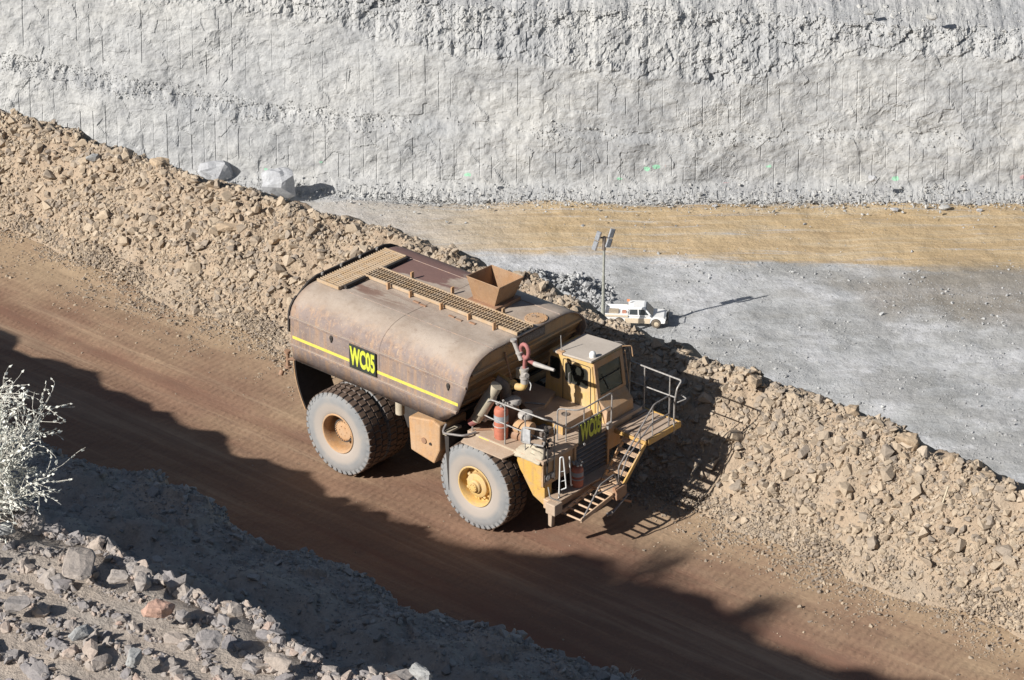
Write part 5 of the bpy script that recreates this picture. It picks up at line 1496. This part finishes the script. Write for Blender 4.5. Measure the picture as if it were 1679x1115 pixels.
# sunlit stones on the near rim
NR = [(262, 1010, .30, 51, pink_b, 'pink sunlit stone, the reddest one on the near rim'),
      (130, 935, .44, 77, near_rock, 'big purplish grey slab on the near rim behind the pink stone'),
      (150, 1080, .0, 0, None, ''),
      (195, 955, .20, 53, near_rock, 'squat grey block at the rim edge left of the pink stone'),
      (135, 1045, .18, 54, grey_b, 'pale faceted stone below the big purplish slab'),
      (345, 1060, .26, 55, near_rock, 'flat greenish grey slab on the rim right of the pink stone'),
      (455, 1092, .20, 56, near_rock, 'smooth grey stone at the rim edge near the bottom of the photo'),
      (8, 875, .22, 57, grey_b, 'whitish round stone under the bush at the left edge'),
      (235, 965, .24, 58, near_rock, 'leaning grey slab on the rim edge above the pink stone'),
      (300, 1015, .13, 59, near_rock, 'small grey cube of rock touching the right side of the pink stone'),
      (30, 1000, .24, 60, near_rock, 'dull purple grey rock near the left edge below the bush'),
      (220, 1085, .18, 61, grey_b, 'light grey angular stone at the bottom left of the photo'),
      (690, 1112, .18, 62, grey_b, 'pale stone at the bottom edge, rightmost of the sunlit rim stones')]
for px, py, s_, sd, m_, lab in NR:
    if s_ == 0: continue
    boulder(px, py, RZ+.06, s_, (1.1, .9, .5 if s_ > .4 else .9), sd, m_, lab, 'notable stones on the near rim', name='rim_stone', sink=.05, rz=sd)

# ================================================================== marker stake on the berm
p = at(1530, 868, .95)
MB().tube([(0, 0, -.2), (.10, .05, 1.12)], .022, 6).build('marker_stake', simple('bleached timber', (.62, .54, .40)), None)
st_ = bpy.data.objects['marker_stake']; st_.location = p; st_.rotation_euler = (0, R(9), 0)
tag(st_, 'thin bleached timber stake leaning out of the berm at the right', 'stake')

# ================================================================== pale dry bush at the left edge, bushes further along the rim
M_twig = simple('pale dry twig', (.60, .57, .50), .8, 0, .2, 30)
M_leaf = simple('pale silver leaf', (.70, .70, .63), .7, 0, .15, 40)
def bush(name, loc, hgt, spread, lean, seed, nstem, label, cat, leaves=True, group=None, depth=4, twr=.010, leafp=.62):
    r = random.Random(seed)
    root = empty(name, loc, 0, label, cat, group)
    st, lf = MB(), MB()
    def leaf(p, d):
        a = d.cross(Vector((r.gauss(0, 1), r.gauss(0, 1), r.gauss(0, 1)))).normalized(); l = r.uniform(.022, .042); w = l*.30
        n_ = a.cross(d).normalized()*w*.5
        q = [p, p+d*l*.35+a*w, p+d*l, p+d*l*.35-a*w]
        lf.hexa(q, [v+n_ for v in q])
    def grow(p, d, l, rad, lev):
        n = 5; pts = [p]; q = p.copy(); dd = d.copy()
        for i in range(n):
            dd = (dd+Vector((r.gauss(0, .16), r.gauss(0, .16), r.gauss(0, .12)-.03*(lev > 1)))).normalized()
            q = q+dd*l/n; pts.append(q.copy())
        st.tube(pts, [rad*(1-.5*i/n) for i in range(n+1)], 5, cap=False)
        if lev < depth:
            for i in range(1, n+1):
                for _ in range(2 if r.random() < .55 else 1):
                    if r.random() < .8:
                        nd = (dd+Vector((r.gauss(0, .75), r.gauss(0, .75), r.gauss(.1, .5)))).normalized()
                        grow(pts[i], nd, l*r.uniform(.42, .66), rad*.6, lev+1)
        if leaves and lev >= 2:
            for i in range(1, n+1):
                for _ in range(1 if lev < depth else 2):
                    if r.random() < leafp: leaf(pts[i], (dd+Vector((r.gauss(0, .5), r.gauss(0, .5), r.gauss(0, .5)))).normalized())
    for k in range(nstem):
        a = r.uniform(0, 2*math.pi); s_ = r.uniform(.2, 1)*spread
        d = Vector((lean[0]+math.cos(a)*s_, lean[1]+math.sin(a)*s_, 1)).normalized()
        grow(Vector((r.gauss(0, .06), r.gauss(0, .06), -.05)), d, hgt*r.uniform(.5, .8), twr, 1)
    st.build('stems', M_twig, root)
    if leaves: lf.build('leaves', M_leaf, root)
    return root
p = at(-40, 838, RZ)
bush('dry_bush', (p.x, p.y, RZ-.05), 1.12, .8, (.16, .05), 5, 22, 'pale dry bush with silvery leaves on the near rim at the left edge', 'bush', depth=3, leafp=.38, twr=.0075)
p = at(-60, 700, RZ)
bush('dry_bush', (p.x-.22, p.y-.6, RZ+.05), 1.25, .45, (.05, 0), 9, 5, 'second pale bush mostly outside the left edge, only twig tips showing', 'bush', depth=3, leafp=.3)
p = at(1030, 1135, SZ-.3)
bush('dry_grass_tuft', (p.x, p.y, SZ-.25), .42, .8, (0, 0), 12, 12, 'small dry tuft at the edge of the shaded shelf near the bottom of the photo', 'grass tuft', leaves=False, depth=2, twr=.006)
for i, (k, hh, sp_) in enumerate(((12, 1.5, .8), (26, 1.1, .7), (7, .9, .8))):
    x, z = hx[-k], hzr[-k]
    bush('rim_bush', (x, kr*x+br-.2, z-.15), hh, sp_, (0, 0), 60+i, 9, ['tall dry bush on the rim left of the photo frame', 'broad dry bush on the rim left of the photo frame', 'low dry bush on the rim left of the photo frame'][i], 'bush', depth=3, twr=.03)
